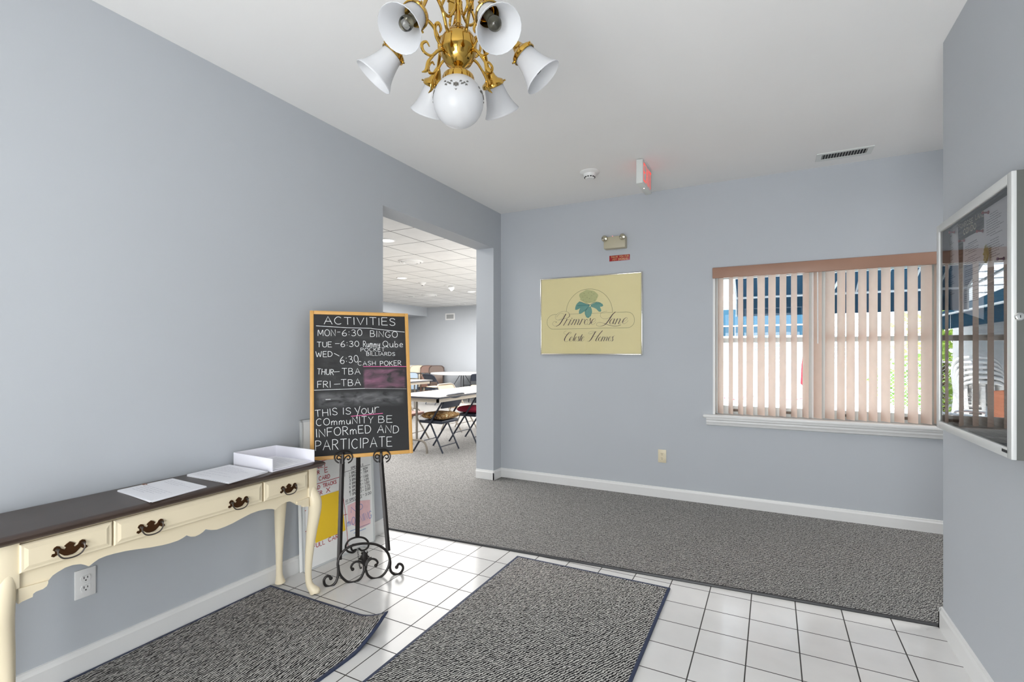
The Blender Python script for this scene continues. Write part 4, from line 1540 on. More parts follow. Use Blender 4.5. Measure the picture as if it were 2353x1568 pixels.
q = [KF.pix(x, y) for x, y in ((2303, 1031), (2314.5, 1037), (2314.5, 1042), (2303, 1037))]
m.box((q[0][0], -.0015, q[2][1]), (q[1][0], .001, q[0][1]))
m.build('name_tag', BLACK, fr, smooth=False)
m = MB()
m.face([(kx0 + kf, .006, kf), (kx1 - kf, .006, kf), (kx1 - kf, .006, kz1 - kf), (kx0 + kf, .006, kz1 - kf)])
m.build('glass', pane_mat('case_glass', 1.8), case, smooth=False)
feltz = dep - .016
m = MB()
nst = 60
m.box((kx0 + .012, feltz, .012), (kx1 - .012, feltz + .004, kz1 - .012))
for k in range(nst):
    z = .02 + (kz1 - .04) * k / nst
    m.box((kx0 + .014, feltz - .0016, z), (kx1 - .014, feltz, z + .009))
m.build('letter_board', mat('black_letter_felt', (.022, .02, .02), .9, var=.2, vscale=60), case, smooth=False)
m = MB()
kp = lambda x, y, d=feltz - .004: KF.pix(2140 + x / 4.9, 400 + y / 4.9, d)
for s, a, b, h in (('PRIMROSE', (300, 628), (470, 545), 52), ('LANE', (500, 515), (592, 470), 52), ('CONDO', (366, 684), (505, 612), 60)):
    p0, p1 = kp(*a), kp(*b)
    hz = kp(b[0], b[1] - h)[1] - p1[1]
    write(m, s, p0, p1, hz, .0046, feltz - .005, wob=.01)
m.build('white_letters', mat('cream_plastic_letter', (.78, .74, .58), .5), case, smooth=False)
# lock on the near end face (local +x side)
lk = KF.inv @ on(2342, 728, 1, 2.035)
m = MB()
rot = Matrix.Translation((kx1, lk.y, lk.z)) @ Euler((0, R(90), 0)).to_matrix().to_4x4()
m.lathe([(.0125, 0), (.0125, .004), (.010, .006), (.0085, .006), (.0085, .0085), (.0001, .009)], 20, rot)
lo_ = m.build('lock', CHROME, case)
m = MB()
m.box((kx1 + .0088, lk.y - .001, lk.z - .004), (kx1 + .0094, lk.y + .001, lk.z + .004))
m.build('keyhole', BLACK, lo_, smooth=False)


# notices pinned inside
def notice(corners, label, rows, dd, cols=(.12, .85), head=None):
    p = [kp(x, y, dd) for x, y in corners]
    cx, cz = p[0][0], p[0][1]
    t = thing('notice_sheet', label, 'paper', KF.m @ Vector((cx, dd, cz)), R(-90), group=None)
    m = MB()
    A = [m._v((a - cx, 0, b - cz)) for a, b in p]
    B = [m._v((a - cx, .0012, b - cz)) for a, b in p]
    m._f(A)
    m._f(B[::-1])
    for i in range(4):
        m._f((A[i], A[(i + 1) % 4], B[(i + 1) % 4], B[i]))
    m.build('sheet', PAPER, t, smooth=False)
    m = MB()
    P = [Vector((a - cx, b - cz)) for a, b in p]
    o, u, w = P[0], P[1] - P[0], P[3] - P[0]
    for r0 in range(rows):
        f = .10 + .8 * r0 / rows
        if random.random() < .2:
            continue
        a0 = cols[0] + (random.random() < .3) * .15
        a1 = random.uniform(.5, cols[1])
        x = a0
        while x < a1:
            x2 = min(a1, x + random.uniform(.05, .14))
            s, e_ = o + w * f + u * x, o + w * f + u * x2
            m.ribbon([s, e_], .0022 if not (r0 == 0) else .004, -.0007)
            x = x2 + .02
    m.build('printed_text', INK, t, smooth=False)
    return t


notice([(128, 690), (298, 560), (318, 1560), (128, 1500)], 'printed notice nearest the far edge of the notice case', 30, feltz - .010)
notice([(360, 738), (598, 604), (590, 1640), (350, 1560)], 'printed notice pinned below the word CONDO in the notice case', 30, feltz - .010)
notice([(592, 408), (866, 232), (870, 1010), (600, 1060)], 'large printed notice at the near edge of the notice case', 20, feltz - .012)
PIN = {'red': mat('red_plastic_pin', (.45, .012, .03), .35), 'blue': mat('blue_plastic_pin', (.02, .02, .22), .35)}
for x, y, c, lab in ((235, 655, 'red', 'red push pin in the notice at the far edge of the case'), (345, 752, 'red', 'red push pin at the left corner of the notice below CONDO'), (550, 642, 'red', 'red push pin at the right corner of the notice below CONDO'), (615, 435, 'red', 'red push pin beside the word LANE'), (785, 955, 'blue', 'blue push pin in the large near notice')):
    a, b = kp(x, y, feltz - .02)
    t = thing('push_pin', lab, 'push pin', KF.m @ Vector((a, feltz - .0125, b)), R(-90), group='push pins in the notice case')
    m = MB()
    rot = Euler((R(90), 0, 0)).to_matrix().to_4x4()
    m.lathe([(.0062, 0), (.0062, .002), (.0035, .004), (.003, .012), (.0055, .0155), (.0055, .018), (.0001, .019)], 12, rot, cap0=True)
    m.build('pin_head', PIN[c], t)
a, b = kp(635, 900, feltz - .018)
t = thing('plastic_bag', 'small crumpled clear and yellow plastic bag pinned on the large notice', 'bag', KF.m @ Vector((a, feltz - .016, b)), R(-90))
m = MB()
m.sphere((0, -.006, 0), .02, 14, 10, (.62, .3, 1.5))
for i, v in enumerate(m.v):
    m.v[i] = v * (1 + .25 * math.sin(i * 2.3) * math.cos(i * .7))
m.build('bag_body', thin_mat('yellow_clear_film', (.80, .74, .30), .5, .2, .6), t, smooth=False)

# ================================================================== SMALL FIXTURES
def outlet(name, label, loc, yaw, plate, w=.070, h=.115):
    t = thing(name, label, 'outlet', loc, yaw)
    m = MB()
    m.chamfer_box((-w / 2, -.006, -h / 2), (w / 2, 0, h / 2), .003)
    m.build('cover_plate', plate, t)
    for s in (-1, 1):
        m = MB()
        c = s * .0195
        poly = [(.0165 * math.cos(R(a)), c + .0145 * max(-.82, min(.82, 1.2 * math.sin(R(a))))) for a in range(0, 360, 15)]
        m.prism(poly, -.0085, -.005)
        r = m.build('receptacle', plate, t, smooth=False)
        m = MB()
        m.box((-.0075, -.0090, c - .001), (-.0050, -.0080, c + .0085))
        m.box((.0045, -.0090, c), (.0070, -.0080, c + .0075))
        m.lathe([(.0028, 0), (.0028, .001)], 10, Matrix.Translation((0, -.0080, c - .0075)) @ Euler((R(90), 0, 0)).to_matrix().to_4x4(), cap1=True)
        m.build('slots', BLACK, r, smooth=False)
    m = MB()
    m.lathe([(.003, 0), (.003, .001), (.0001, .0016)], 10, Matrix.Translation((0, -.0060, 0)) @ Euler((R(90), 0, 0)).to_matrix().to_4x4())
    m.build('screw', plate, t)
    return t


outlet('wall_outlet', 'white double socket on the left wall under the console table', (XL, .993, .358), R(90), WHITEP, .071, .116)
outlet('wall_outlet', 'ivory double socket on the back wall below the poster and window', (-.830, YB, .375), 0, IVORY)

# smoke detector
sd = thing('smoke_detector', 'round white smoke detector on the lobby ceiling beside the exit sign', 'smoke detector', (-1.262, 3.806, ZC))
m = MB()
m.lathe([(.080, 0), (.080, -.006), (.070, -.012), (.052, -.018)], 28)
m.build('base_plate', WHITEP, sd)
m = MB()
m.lathe([(.053, -.016), (.048, -.030), (.036, -.050), (.030, -.055), (.0001, -.056)], 28)
hd = m.build('sensor_dome', WHITEP, sd)
m = MB()
for a in range(0, 360, 30):
    m.m = Matrix.Rotation(R(a), 4, 'Z')
    m.box((.037, -.006, -.047), (.0435, .006, -.040))
m.build('vent_slots', BLACK, hd, smooth=False)

# exit sign (letters face the right-hand wall)
ex = thing('exit_sign', 'white ceiling-hung exit sign with glowing red letters', 'exit sign', (-.845, 3.865, ZC))
m = MB()
m.chamfer_box((-.025, -.155, -.182), (.025, .155, -.004), .004)
m.build('housing', GREYP, ex)
m = MB()
m.chamfer_box((-.035, -.09, -.006), (.035, .09, 0), .002)
m.build('canopy', WHITEP, ex)
for sx in (1, -1):
    m = MB()
    fr_ = Matrix.Translation((sx * .0253, 0, -.155)) @ Euler((0, 0, R(90 * sx))).to_matrix().to_4x4()
    m.m = fr_
    LW = .0125
    H = .125
    xx = -.125
    for ch, wd in (('E', .052), ('X', .062), ('I', .0), ('T', .058)):
        for st in GL[ch][1]:
            m.ribbon([(xx + a / max(GL[ch][0], .01) * wd if wd else xx + .006, b * H) for a, b in st], LW, -.0004)
        xx += wd + .026 + (.006 if not wd else 0)
    m.build('exit_letters', mat('glowing_red_letter', (.9, .05, .03), .4, emit=(1, .045, .03), estr=0.75), ex, smooth=False)
m = MB()
m.sphere((0.004, -.02, -.182), .004, 10, 6)
m.build('indicator_light', mat('pilot_lamp', (1, .8, .8), .3, emit=(1, .7, .7), estr=3), ex)

# emergency light
em = thing('emergency_light', 'beige twin-head emergency light on the back wall above the poster', 'emergency light', (-1.243, YB, 2.30))
m = MB()
m.chamfer_box((-.100, -.075, -.048), (.100, 0, .060), .006)
m.build('housing', mat('beige_metal', (.47, .43, .31), .45), em)
for s in (-1, 1):
    m = MB()
    rt = Matrix.Translation((s * .083 - .002, -.078, .045)) @ Euler((R(100), 0, R(-8))).to_matrix().to_4x4()
    m.lathe([(.010, -.02), (.018, -.004), (.0275, .008), (.0285, .016), (.026, .022), (.015, .027), (.0001, .029)], 20, rt)
    m.build('lamp_head', mat('tinted_reflector', (.50, .47, .36), .15, metal=.9), em)
m = MB()
m.sphere((-.02, -.06, .062), .005, 8, 6)
m.build('pilot_light', mat('pilot_red', (1, .3, .3), .3, emit=(1, .25, .25), estr=1.2), em)

# no smoking plate
ns = thing('no_smoking_sign', 'small red THANK YOU FOR NOT SMOKING plate on the back wall', 'sign', (-1.2135, YB, 2.1715))
m = MB()
m.chamfer_box((-.0955, -.004, -.026), (.0955, 0, .026), .0015)
m.build('plate', mat('red_engraved_plastic', (.33, .008, .012), .35), ns)
m = MB()
write(m, 'THANK YOU FOR', (-.080, .004), (.086, .004), .016, .0024, -.0045, wob=0)
write(m, 'NOT SMOKING', (-.066, -.020), (.076, -.020), .016, .0024, -.0045, wob=0)
m.build('lettering', mat('gold_lettering', (.70, .50, .25), .5), ns, smooth=False)

# ceiling register
vt = thing('ceiling_vent', 'white louvred air register in the lobby ceiling above the window', 'vent', (.494, 4.297, ZC))
m = MB()
fx, fy = .172, .078
for lo, hi in (((-fx, -fy, -.006), (-fx + .034, fy, 0)), ((fx - .034, -fy, -.006), (fx, fy, 0)), ((-fx + .034, -fy, -.006), (fx - .034, -fy + .026, 0)), ((-fx + .034, fy - .026, -.006), (fx - .034, fy, 0))):
    m.box(lo, hi)
m.build('grille_frame', GREYP, vt, smooth=False)
m = MB()
m.box((-fx + .034, -fy + .026, -.0015), (fx - .034, fy - .026, -.0005))
m.build('duct', BLACK, vt, smooth=False)
m = MB()
for k in range(16):
    x = -fx + .040 + k * (2 * fx - .08) / 15
    m.box((x - .0012, -fy + .026, -.006), (x + .0012, fy - .026, -.002))
m.build('louvres', GREYP, vt, smooth=False)

# ================================================================== CHANDELIER
CHX, CHY = -.848, 1.284
ch = thing('chandelier', 'polished brass chandelier with six frosted bell shades and a round globe', 'chandelier', (CHX, CHY, ZC))
zz = lambda h: CAMZ + h - ZC      # height above the eye -> local z
m = MB()
m.lathe([(.0001, 0), (.068, 0), (.070, -.006), (.060, -.018), (.036, -.034), (.016, -.044), (.012, -.052)], 28)
m.build('ceiling_canopy', BRASS, ch)
m = MB()
m.lathe([(.0085, -.045), (.0085, -.10), (.012, -.105), (.0085, -.112), (.0085, zz(1.09)), (.0125, zz(1.085)), (.0125, zz(1.075)), (.0085, zz(1.07)), (.0085, zz(1.018)), (.014, zz(1.012)), (.016, zz(1.004)), (.012, zz(.998))], 20)
m.build('stem', BRASS, ch)
m = MB()
m.lathe([(.012, zz(1.0)), (.030, zz(.996)), (.046, zz(.980)), (.0575, zz(.958)), (.0565, zz(.935)), (.050, zz(.912)), (.038, zz(.893)), (.024, zz(.884)), (.019, zz(.878)), (.020, zz(.872)), (.016, zz(.868)), (.017, zz(.862)), (.022, zz(.858))], 32)
m.build('urn', BRASS, ch)
m = MB()
m.lathe([(.010, zz(.866)), (.034, zz(.862)), (.046, zz(.856)), (.0485, zz(.850)), (.0485, zz(.834)), (.0465, zz(.832)), (.044, zz(.836))], 64, rib=.012, ribn=1)
m.build('globe_fitter', BRASS, ch)
# globe
gz = zz(.777)
m = MB()
gp = []
for i in range(4, 25):
    th = R(180 * i / 24 * .985 + 2)
    gp.append((max(.0004, .0775 * math.sin(th)), gz + .0775 * math.cos(th)))
m.lathe(gp, 40)
globe = m.build('globe', SHADE, ch, angle=80)
# etched floral band round the globe
m = MB()
etch = mat('etched_ornament', (.10, .095, .085), .6)


def gpt(th, ph, r=.0781):
    return (r * math.sin(th) * math.cos(ph), r * math.sin(th) * math.sin(ph), gz + r * math.cos(th))


for k in range(4):
    ph0 = R(-62 + 90 * k)
    m.tube([gpt(R(80) + .05 * math.cos(R(a)), ph0 + .06 * math.sin(R(a))) for a in range(0, 360, 30)], .0014, 5, closed=True)
    m.tube([gpt(R(80) + .022 * math.cos(R(a)), ph0 + .027 * math.sin(R(a))) for a in range(0, 360, 45)], .0014, 5, closed=True)
    for a in range(0, 360, 60):
        m.tube([gpt(R(80) + .075 * math.cos(R(a + b)), ph0 + .09 * math.sin(R(a + b))) for b in (-18, 0, 18)], .0017, 5)
    for s in (-1, 1):
        for (t0, p0) in ((46, .20), (49, .34), (44, .48), (52, .25), (53, .42)):
            pts = [gpt(R(t0 + 26) + .05 * f * math.cos(R(f * 300)), ph0 + s * (p0 + .05 * f * math.sin(R(f * 300)))) for f in (.15, .4, .6, .8, 1.0)]
            m.tube(catmull(pts, 2), .0016, 5)
    m.tube([gpt(R(90), ph0 - .03), gpt(R(93), ph0), gpt(R(90), ph0 + .03)], .001, 5)
m.build('etched_pattern', etch, globe)

toward = math.atan2(-CHY, -CHX)           # azimuth from the chandelier to the camera
camR = math.atan2(_R.y, _R.x)
# straps with bracket curls
for k in range(4):
    az = toward + R(28 + 90 * k)
    rm = Matrix.Rotation(az, 4, 'Z')
    m = MB()
    m.m = rm
    r0 = .046
    m.box((r0 - .003, -.010, zz(1.075)), (r0 + .003, .010, -.16))
    m.box((r0 - .005, -.014, zz(1.11)), (r0 + .005, .014, zz(1.15)))
    m.box((.006, -.003, -.175), (r0 + .003, .003, -.165))
    m.tube(catmull([(r0, 0, zz(1.08)), (r0 + .012, 0, zz(1.045)), (r0 - .012, 0, zz(1.028)), (.014, 0, zz(1.055)), (.010, 0, zz(1.075))], 5), .0045, 8)
    m.build('strap', BRASS, ch)
tilt = R(40)
prot = None
for k in range(6):
    az = toward + R(24 + 60 * k)
    rm = Matrix.Rotation(az, 4, 'Z')
    # arm
    m = MB()
    m.m = rm
    arm = [(.040, 0, zz(.945)), (.060, 0, zz(.972)), (.078, 0, zz(1.010)), (.108, 0, zz(1.034)), (.140, 0, zz(1.022)), (.160, 0, zz(.985)), (.170, 0, zz(.962))]
    m.tube(catmull(arm, 6), .0052, 10)
    m.sphere((.046, 0, zz(.950)), .009, 12, 8)
    m.build('arm', BRASS, ch)
    # holder, shade and bulb share the tilted axis
    hub = Vector((.170, 0, zz(.962)))
    tl = rm @ Matrix.Translation(hub) @ Euler((0, R(180) - tilt, 0)).to_matrix().to_4x4()
    m = MB()
    m.lathe([(.006, -.006), (.010, .002), (.014, .012), (.018, .024), (.024, .033), (.036, .040), (.0385, .044), (.0385, .053), (.036, .055), (.033, .050)], 28, tl)
    for a in (0, 120, 240):
        q = Matrix.Rotation(R(a), 4, 'Z')
        mm0 = m.m
        m.m = tl @ q
        m.tube([(.036, 0, .049), (.045, 0, .049)], .0028, 8)
        m.m = mm0
    m.build('shade_holder', BRASS, ch)
    m = MB()
    out = [(.0325, .050), (.0335, .060), (.036, .075), (.040, .092), (.0455, .110), (.0525, .126), (.0605, .139), (.0625, .143)]
    inn = [(r - .0028, z - .0005) for r, z in out[::-1]]
    m.lathe(out + [(.0615, .1445)] + inn, 48, tl, rib=.006, ribn=1)
    sh = m.build('bell_shade', SHADE, ch, angle=60)
    m = MB()
    m.lathe([(.0135, .040), (.0135, .070), (.012, .074), (.0001, .0745)], 16, tl)
    m.build('bulb_socket', mat('dark_socket', (.16, .15, .11), .4, metal=.4), ch)
    m = MB()
    m.lathe([(.010, .072), (.014, .082), (.0185, .096), (.0195, .106), (.016, .116), (.008, .1225), (.0001, .1235)], 20, tl)
    m.build('light_bulb', pane_mat('clear_bulb_glass', 1.45, (.93, .93, .9), .03), ch)
    # curled leaf scroll between the arms
    if k == 5:
        continue
    m = MB()
    m.m = Matrix.Rotation(az + R(30), 4, 'Z')
    m.tube(catmull([(.044, 0, zz(.930)), (.060, 0, zz(.935)), (.074, 0, zz(.955)), (.076, 0, zz(.985)), (.066, 0, zz(.998)), (.058, 0, zz(.985)), (.062, 0, zz(.970))], 5), [.0055, .0045, .004, .005, .006, .005, .002], 8, flat=.6, up=(0, 1, 0))
    m.tube(catmull([(.046, 0, zz(.925)), (.066, 0, zz(.915)), (.088, 0, zz(.893)), (.112, 0, zz(.898)), (.118, 0, zz(.918)), (.104, 0, zz(.930)), (.094, 0, zz(.918))], 5), [.006, .005, .0042, .005, .005, .004, .002], 8, flat=.6, up=(0, 1, 0))
    m.tube(catmull([(.080, 0, zz(.898)), (.098, 0, zz(.872)), (.104, 0, zz(.845)), (.118, 0, zz(.835))], 5), [.0035, .005, .006, .0015], 8, flat=.6, up=(0, 1, 0))
    m.build('leaf_scroll', BRASS, ch)

# ================================================================== COMMUNITY HALL
def folding_chair(name, label, seatm, framem, loc, yaw, pad=False, group='folding chairs at the hall tables'):
    t = thing(name, label, 'chair', loc, yaw, group=group)
    w = .215
    for s in (-1, 1):
        m = MB()
        m.tube(catmull([(s * w, -.27, .004), (s * w, .10, .536), (s * w, .215, .70), (s * (w - .012), .240, .735), (s * (w - .06), .252, .752), (0, .254, .755)], 4), .0125, 8)
        m.build('leg', framem, t)
        m = MB()
        m.tube([(s * (w - .03), -.03, .40), (s * (w - .03), .175, .004)], .011, 8)
        m.build('leg', framem, t)
    m = MB()
    m.tube([(-w, -.18, .132), (w, -.18, .132)], .007, 8)
    m.tube([(-w + .03, .135, .085), (w - .03, .135, .085)], .007, 8)
    m.build('stretcher', framem, t)
    m = MB()
    m.chamfer_box((-w + .02, -.20, .375), (w - .02, .165, .418), .014)
    m.build('seat', seatm, t)
    m = MB()
    rows = []
    for k in range(9):
        x = -w + .008 + (2 * w - .016) * k / 8
        b = .022 * (1 - (2 * k / 8 - 1) ** 2)
        rows.append([m._v((x, .150 + b, .580)), m._v((x, .195 + b, .66)), m._v((x, .242 + b * .7, .742)), m._v((x, .252 + b * .7, .738)), m._v((x, .207 + b, .655)), m._v((x, .162 + b, .576))])
    for A, B in zip(rows, rows[1:]):
        for i in range(6):
            m._f((A[i], A[(i + 1) % 6], B[(i + 1) % 6], B[i]))
    m._f(rows[0])
    m._f(rows[-1][::-1])
    m.build('backrest', seatm, t)
    return t


def cushion(name, label, m_, loc, yaw, sx=.20, sy=.19, h=.075):
    m = MB()
    n = 12
    for side in (1, -1):
        g = []
        for i in range(n + 1):
            for j in range(n + 1):
                u, v = 2 * i / n - 1, 2 * j / n - 1
                k = max(0, (1 - u ** 4) * (1 - v ** 4)) ** .5
                sq = 1 - .06 * (u * u * v * v) + .0
                wv = .012 * math.sin(3 * u + 1.3 * v) * k
                g.append(m._v((u * sx * sq, v * sy * sq, h / 2 + side * (h / 2 * k) + wv * .4)))
        for i in range(n):
            for j in range(n):
                a = i * (n + 1) + j
                m._f((g[a], g[a + 1], g[a + n + 2], g[a + n + 1]))
    o = m.build(name, m_, angle=80)
    put(o, loc, yaw)
    return tag(o, label, 'cushion')


CH1 = (-3.845, 5.385, .007)
CH2 = (-3.845, 6.205, .007)
c1 = folding_chair('folding_chair', 'navy folding chair with a patterned brown cushion at the near hall table', NAVYCH, NAVYCH, CH1, R(-90))
dup(c1, CH2, R(-90), 'navy folding chair with the red cushion at the near hall table')
flor = mat('brown_floral_cloth', (.30, .17, .07), .85)
nn, ll = flor.node_tree.nodes, flor.node_tree.links
vz = nn.new('ShaderNodeTexNoise')
vz.inputs['Scale'].default_value = 22
vz.inputs['Detail'].default_value = 5
vz.inputs['Distortion'].default_value = 1.4
rp_ = nn.new('ShaderNodeValToRGB')
els = rp_.color_ramp.elements
els[0].position, els[0].color = .34, (.03, .018, .01, 1)
els[1].position, els[1].color = .62, (.80, .66, .40, 1)
for ps, c_ in ((.45, (.24, .12, .04, 1)), (.52, (.50, .24, .06, 1)), (.58, (.12, .10, .03, 1))):
    e_ = els.new(ps)
    e_.color = c_
tcc = nn.new('ShaderNodeTexCoord')
ll.new(tcc.outputs['Object'], vz.inputs['Vector'])
ll.new(vz.outputs['Fac'], rp_.inputs['Fac'])
ll.new(rp_.outputs['Color'], nn['Principled BSDF'].inputs['Base Color'])
cushion('seat_cushion', 'patterned brown cushion on the near folding chair', flor, (CH1[0] + .01, CH1[1], .427), R(-88), .215, .20, .095)
cushion('seat_cushion', 'dark red cushion on the second folding chair', mat('dark_red_cloth', (.30, .012, .045), .8, var=.2, vscale=20), (CH2[0] + .01, CH2[1], .427), R(-84), .21, .20, .10)


def long_table(label, loc, w, L, yaw=0, legx=.0):
    t = thing('folding_table', label, 'table', loc, yaw)
    m = MB()
    m.box((-w / 2 + .004, -L / 2 + .004, .722), (w / 2 - .004, L / 2 - .004, .742))
    m.build('table_top', TABLETOP, t, smooth=False)
    m = MB()
    for lo, hi in (((-w / 2, -L / 2, .720), (-w / 2 + .005, L / 2, .741)), ((w / 2 - .005, -L / 2, .720), (w / 2, L / 2, .741)), ((-w / 2, -L / 2, .720), (w / 2, -L / 2 + .005, .741)), ((-w / 2, L / 2 - .005, .720), (w / 2, L / 2, .741))):
        m.box(lo, hi)
    m.build('edge_band', TABLEEDGE, t, smooth=False)
    m = MB()
    for x in (-w / 2 + .035, w / 2 - .06):
        m.box((x, -L / 2 + .03, .672), (x + .025, L / 2 - .03, .720))
    for y in (-L / 2 + .03, L / 2 - .055):
        m.box((-w / 2 + .035, y, .672), (w / 2 - .035, y + .025, .720))
    m.build('apron', mat('tan_steel_apron', (.52, .45, .36), .45), t, smooth=False)
    for y in (-L / 2 + .17, L / 2 - .17):
        m = MB()
        for s in (-1, 1):
            m.tube([(legx + s * .055, y, .69), (legx + s * .055, y, .16)], .015, 10)
        m.tube(catmull([(legx - .22, y, .0), (legx - .215, y, .07), (legx - .185, y, .13), (legx - .12, y, .16), (legx, y, .162), (legx + .12, y, .16), (legx + .185, y, .13), (legx + .215, y, .07), (legx + .22, y, .0)], 5), .015, 10)
        m.build('leg', TAUPE, t)
    return t


long_table('long beige folding table nearest the opening to the lobby', (-3.945, 6.18, .007), .77, 2.44, 0, -.14)
long_table('beige folding table in the middle of the hall, half behind the chalkboard', (-6.41, 6.97, .007), .77, 2.44)
c3 = folding_chair('folding_chair', 'brown folding chair on the far side of the near hall table', mat('brown_padded_vinyl', (.16, .07, .05), .5), TAUPE, (-4.72, 5.75, .007), R(94))
folding_chair('folding_chair', 'tan folding chair on the far side of the near hall table', mat('tan_painted_steel', (.50, .38, .26), .4), TAUPE, (-4.66, 7.0, .007), R(86))

# round table
rt = thing('round_table', 'white round folding table at the far end of the hall', 'table', (-7.5, 11.55, .007))
m = MB()
m.lathe([(.0001, .745), (.86, .745), (.872, .738), (.872, .712), (.86, .705), (.0001, .705)], 48)
m.build('table_top', mat('white_table_plastic', (.66, .66, .65), .4), rt)
for s in (-1, 1):
    m = MB()
    for x in (-.28, .28):
        m.tube([(x, s * .48, .71), (x, s * .52, 0)], .014, 8)
    m.tube([(-.28, s * .515, .12), (.28, s * .515, .12)], .010, 8)
    m.tube([(0, s * .1, .70), (0, s * .50, .36)], .009, 8)
    m.tube([(-.28, s * .50, .36), (.28, s * .50, .36)], .009, 8)
    m.build('leg', mat('dark_grey_steel', (.10, .10, .11), .4), rt)
tanseat = mat('tan_seat_pad', (.62, .50, .36), .7)
c5 = dup(c1, (-7.38, 10.15, .007), R(165), 'navy folding chair on the near side of the round hall table', group='folding chairs at the hall tables')
c6 = dup(c1, (-6.62, 10.95, .007), R(-140), 'navy folding chair at the right of the round hall table', group='folding chairs at the hall tables')
cushion('seat_cushion', 'thin tan cushion on the chair on the near side of the round table', tanseat, (-7.38, 10.15, .427), R(165), .19, .18, .04)
cushion('seat_cushion', 'thin tan cushion on the chair at the right of the round table', tanseat, (-6.62, 10.95, .427), R(-140), .19, .18, .04)


# folded chairs stacked against the far wall
def folded_chair(label, m_, fr_):
    t = thing('folded_chair', label, 'chair', (0, 0, 0), group='folded chairs stacked against the far hall wall')
    w = .215
    for s in (-1, 1):
        m = MB()
        m.tube(catmull([(s * w, 0, .012), (s * w, 0, .78), (s * (w - .015), 0, .86), (s * (w - .07), 0, .905), (0, 0, .915)], 4), .0125, 8)
        m.build('leg', fr_, t)
        m = MB()
        m.tube([(s * (w - .03), .022, .012), (s * (w - .03), .022, .60)], .011, 8)
        m.build('leg', fr_, t)
    m = MB()
    poly = [(-w + .01, .70), (w - .01, .70), (w - .01, .80), (w - .03, .865), (w - .08, .90), (0, .907), (-w + .08, .90), (-w + .03, .865), (-w + .01, .80)]
    m.prism(poly, -.012, .002)
    m.build('backrest', m_, t, smooth=False)
    m = MB()
    m.chamfer_box((-w + .03, -.020, .27), (w - .03, .010, .655), .012)
    m.build('seat', m_, t)
    m = MB()
    m.tube([(-w, 0, .16), (w, 0, .16)], .007, 8)
    m.tube([(-w + .03, .022, .10), (w - .03, .022, .10)], .007, 8)
    m.build('stretcher', fr_, t)
    return t


FC = {
    'tan': (mat('cream_painted_steel', (.74, .66, .50), .4), mat('cream_frame', (.62, .55, .42), .4)),
    'brown': (mat('brown_painted_steel', (.20, .105, .075), .4), mat('brown_frame', (.13, .07, .05), .4)),
    'dark': (mat('dark_brown_steel', (.13, .085, .065), .4), mat('dark_brown_frame', (.09, .06, .05), .4)),
    'pale': (mat('pale_grey_steel', (.70, .70, .67), .4), mat('pale_frame', (.55, .55, .54), .4)),
    'blue': (mat('blue_grey_steel', (.40, .50, .60), .4), mat('blue_dark_frame', (.05, .06, .08), .4)),
}
ordn = {0: 'front chair of the', 1: 'second chair of the', 2: 'rear chair of the'}
nm = {'tan': 'cream folded stack', 'brown': 'mid brown folded stack', 'dark': 'dark brown folded stack beside the round table', 'pale': 'pale grey folded stack', 'blue': 'blue grey folded pair before the pale grey stack'}
for key, pxx, n, dist in (('pale', 947, 2, 12.12), ('blue', 950, 1, 11.75), ('tan', 964, 3, 12.0), ('brown', 988, 3, 12.10), ('dark', 1008, 3, 12.20)):
    proto = folded_chair(('%s %s' % (ordn[0], nm[key])) if key != 'blue' else 'single blue grey folded chair before the pale grey stack', *FC[key])
    base = on(pxx, 900, 1, dist)
    yw_ = R(32)
    for k in range(n):
        off = Vector((-math.sin(yw_), math.cos(yw_), 0)) * (.058 * k)
        loc = (base.x + off.x, base.y + off.y - .12, .007)
        if k == 0:
            put(proto, loc, yw_, R(8))
            if key == 'blue':
                proto.scale = (.95, 1, .78)
        else:
            dup(proto, loc, yw_, '%s %s' % (ordn[k], nm[key]), R(8))

# hall ceiling fixtures
def can_light(label, x, y, lit=True):
    t = thing('ceiling_light', label, 'ceiling light', (x, y, HZ), group='recessed hall ceiling lights')
    m = MB()
    m.lathe([(.105, 0), (.105, -.006), (.088, -.010), (.084, -.002)], 28)
    m.build('trim_ring', WHITEP, t)
    m = MB()
    m.lathe([(.086, -.003), (.0001, -.003)], 28)
    m.build('lens', mat('lit_lens', (1, 1, 1), .5, emit=(1, .98, .94), estr=2.2) if lit else mat('unlit_lens', (.25, .25, .25), .5), t)


can_light('round recessed hall light nearest the opening', -4.245, 4.813)
can_light('round recessed hall light in the middle of the hall ceiling', -6.122, 7.349)
can_light('round recessed hall light beside the right jamb of the opening', -6.06, 9.72)
can_light('unlit round hall light at the left of the far diffuser', -7.90, 9.80, False)
can_light('unlit round hall light nearest the far wall', -7.79, 12.0, False)


def diffuser(label, x, y, r):
    t = thing('air_diffuser', label, 'air vent', (x, y, HZ), group='round hall air diffusers')
    m = MB()
    m.lathe([(r, 0), (r, -.008), (r * .86, -.022), (r * .80, -.008)], 32)
    m.lathe([(r * .74, -.006), (r * .72, -.026), (r * .6, -.034), (r * .52, -.012)], 32)
    m.lathe([(r * .48, -.006), (r * .46, -.030), (.0001, -.040)], 32)
    m.build('cone', WHITEP, t)


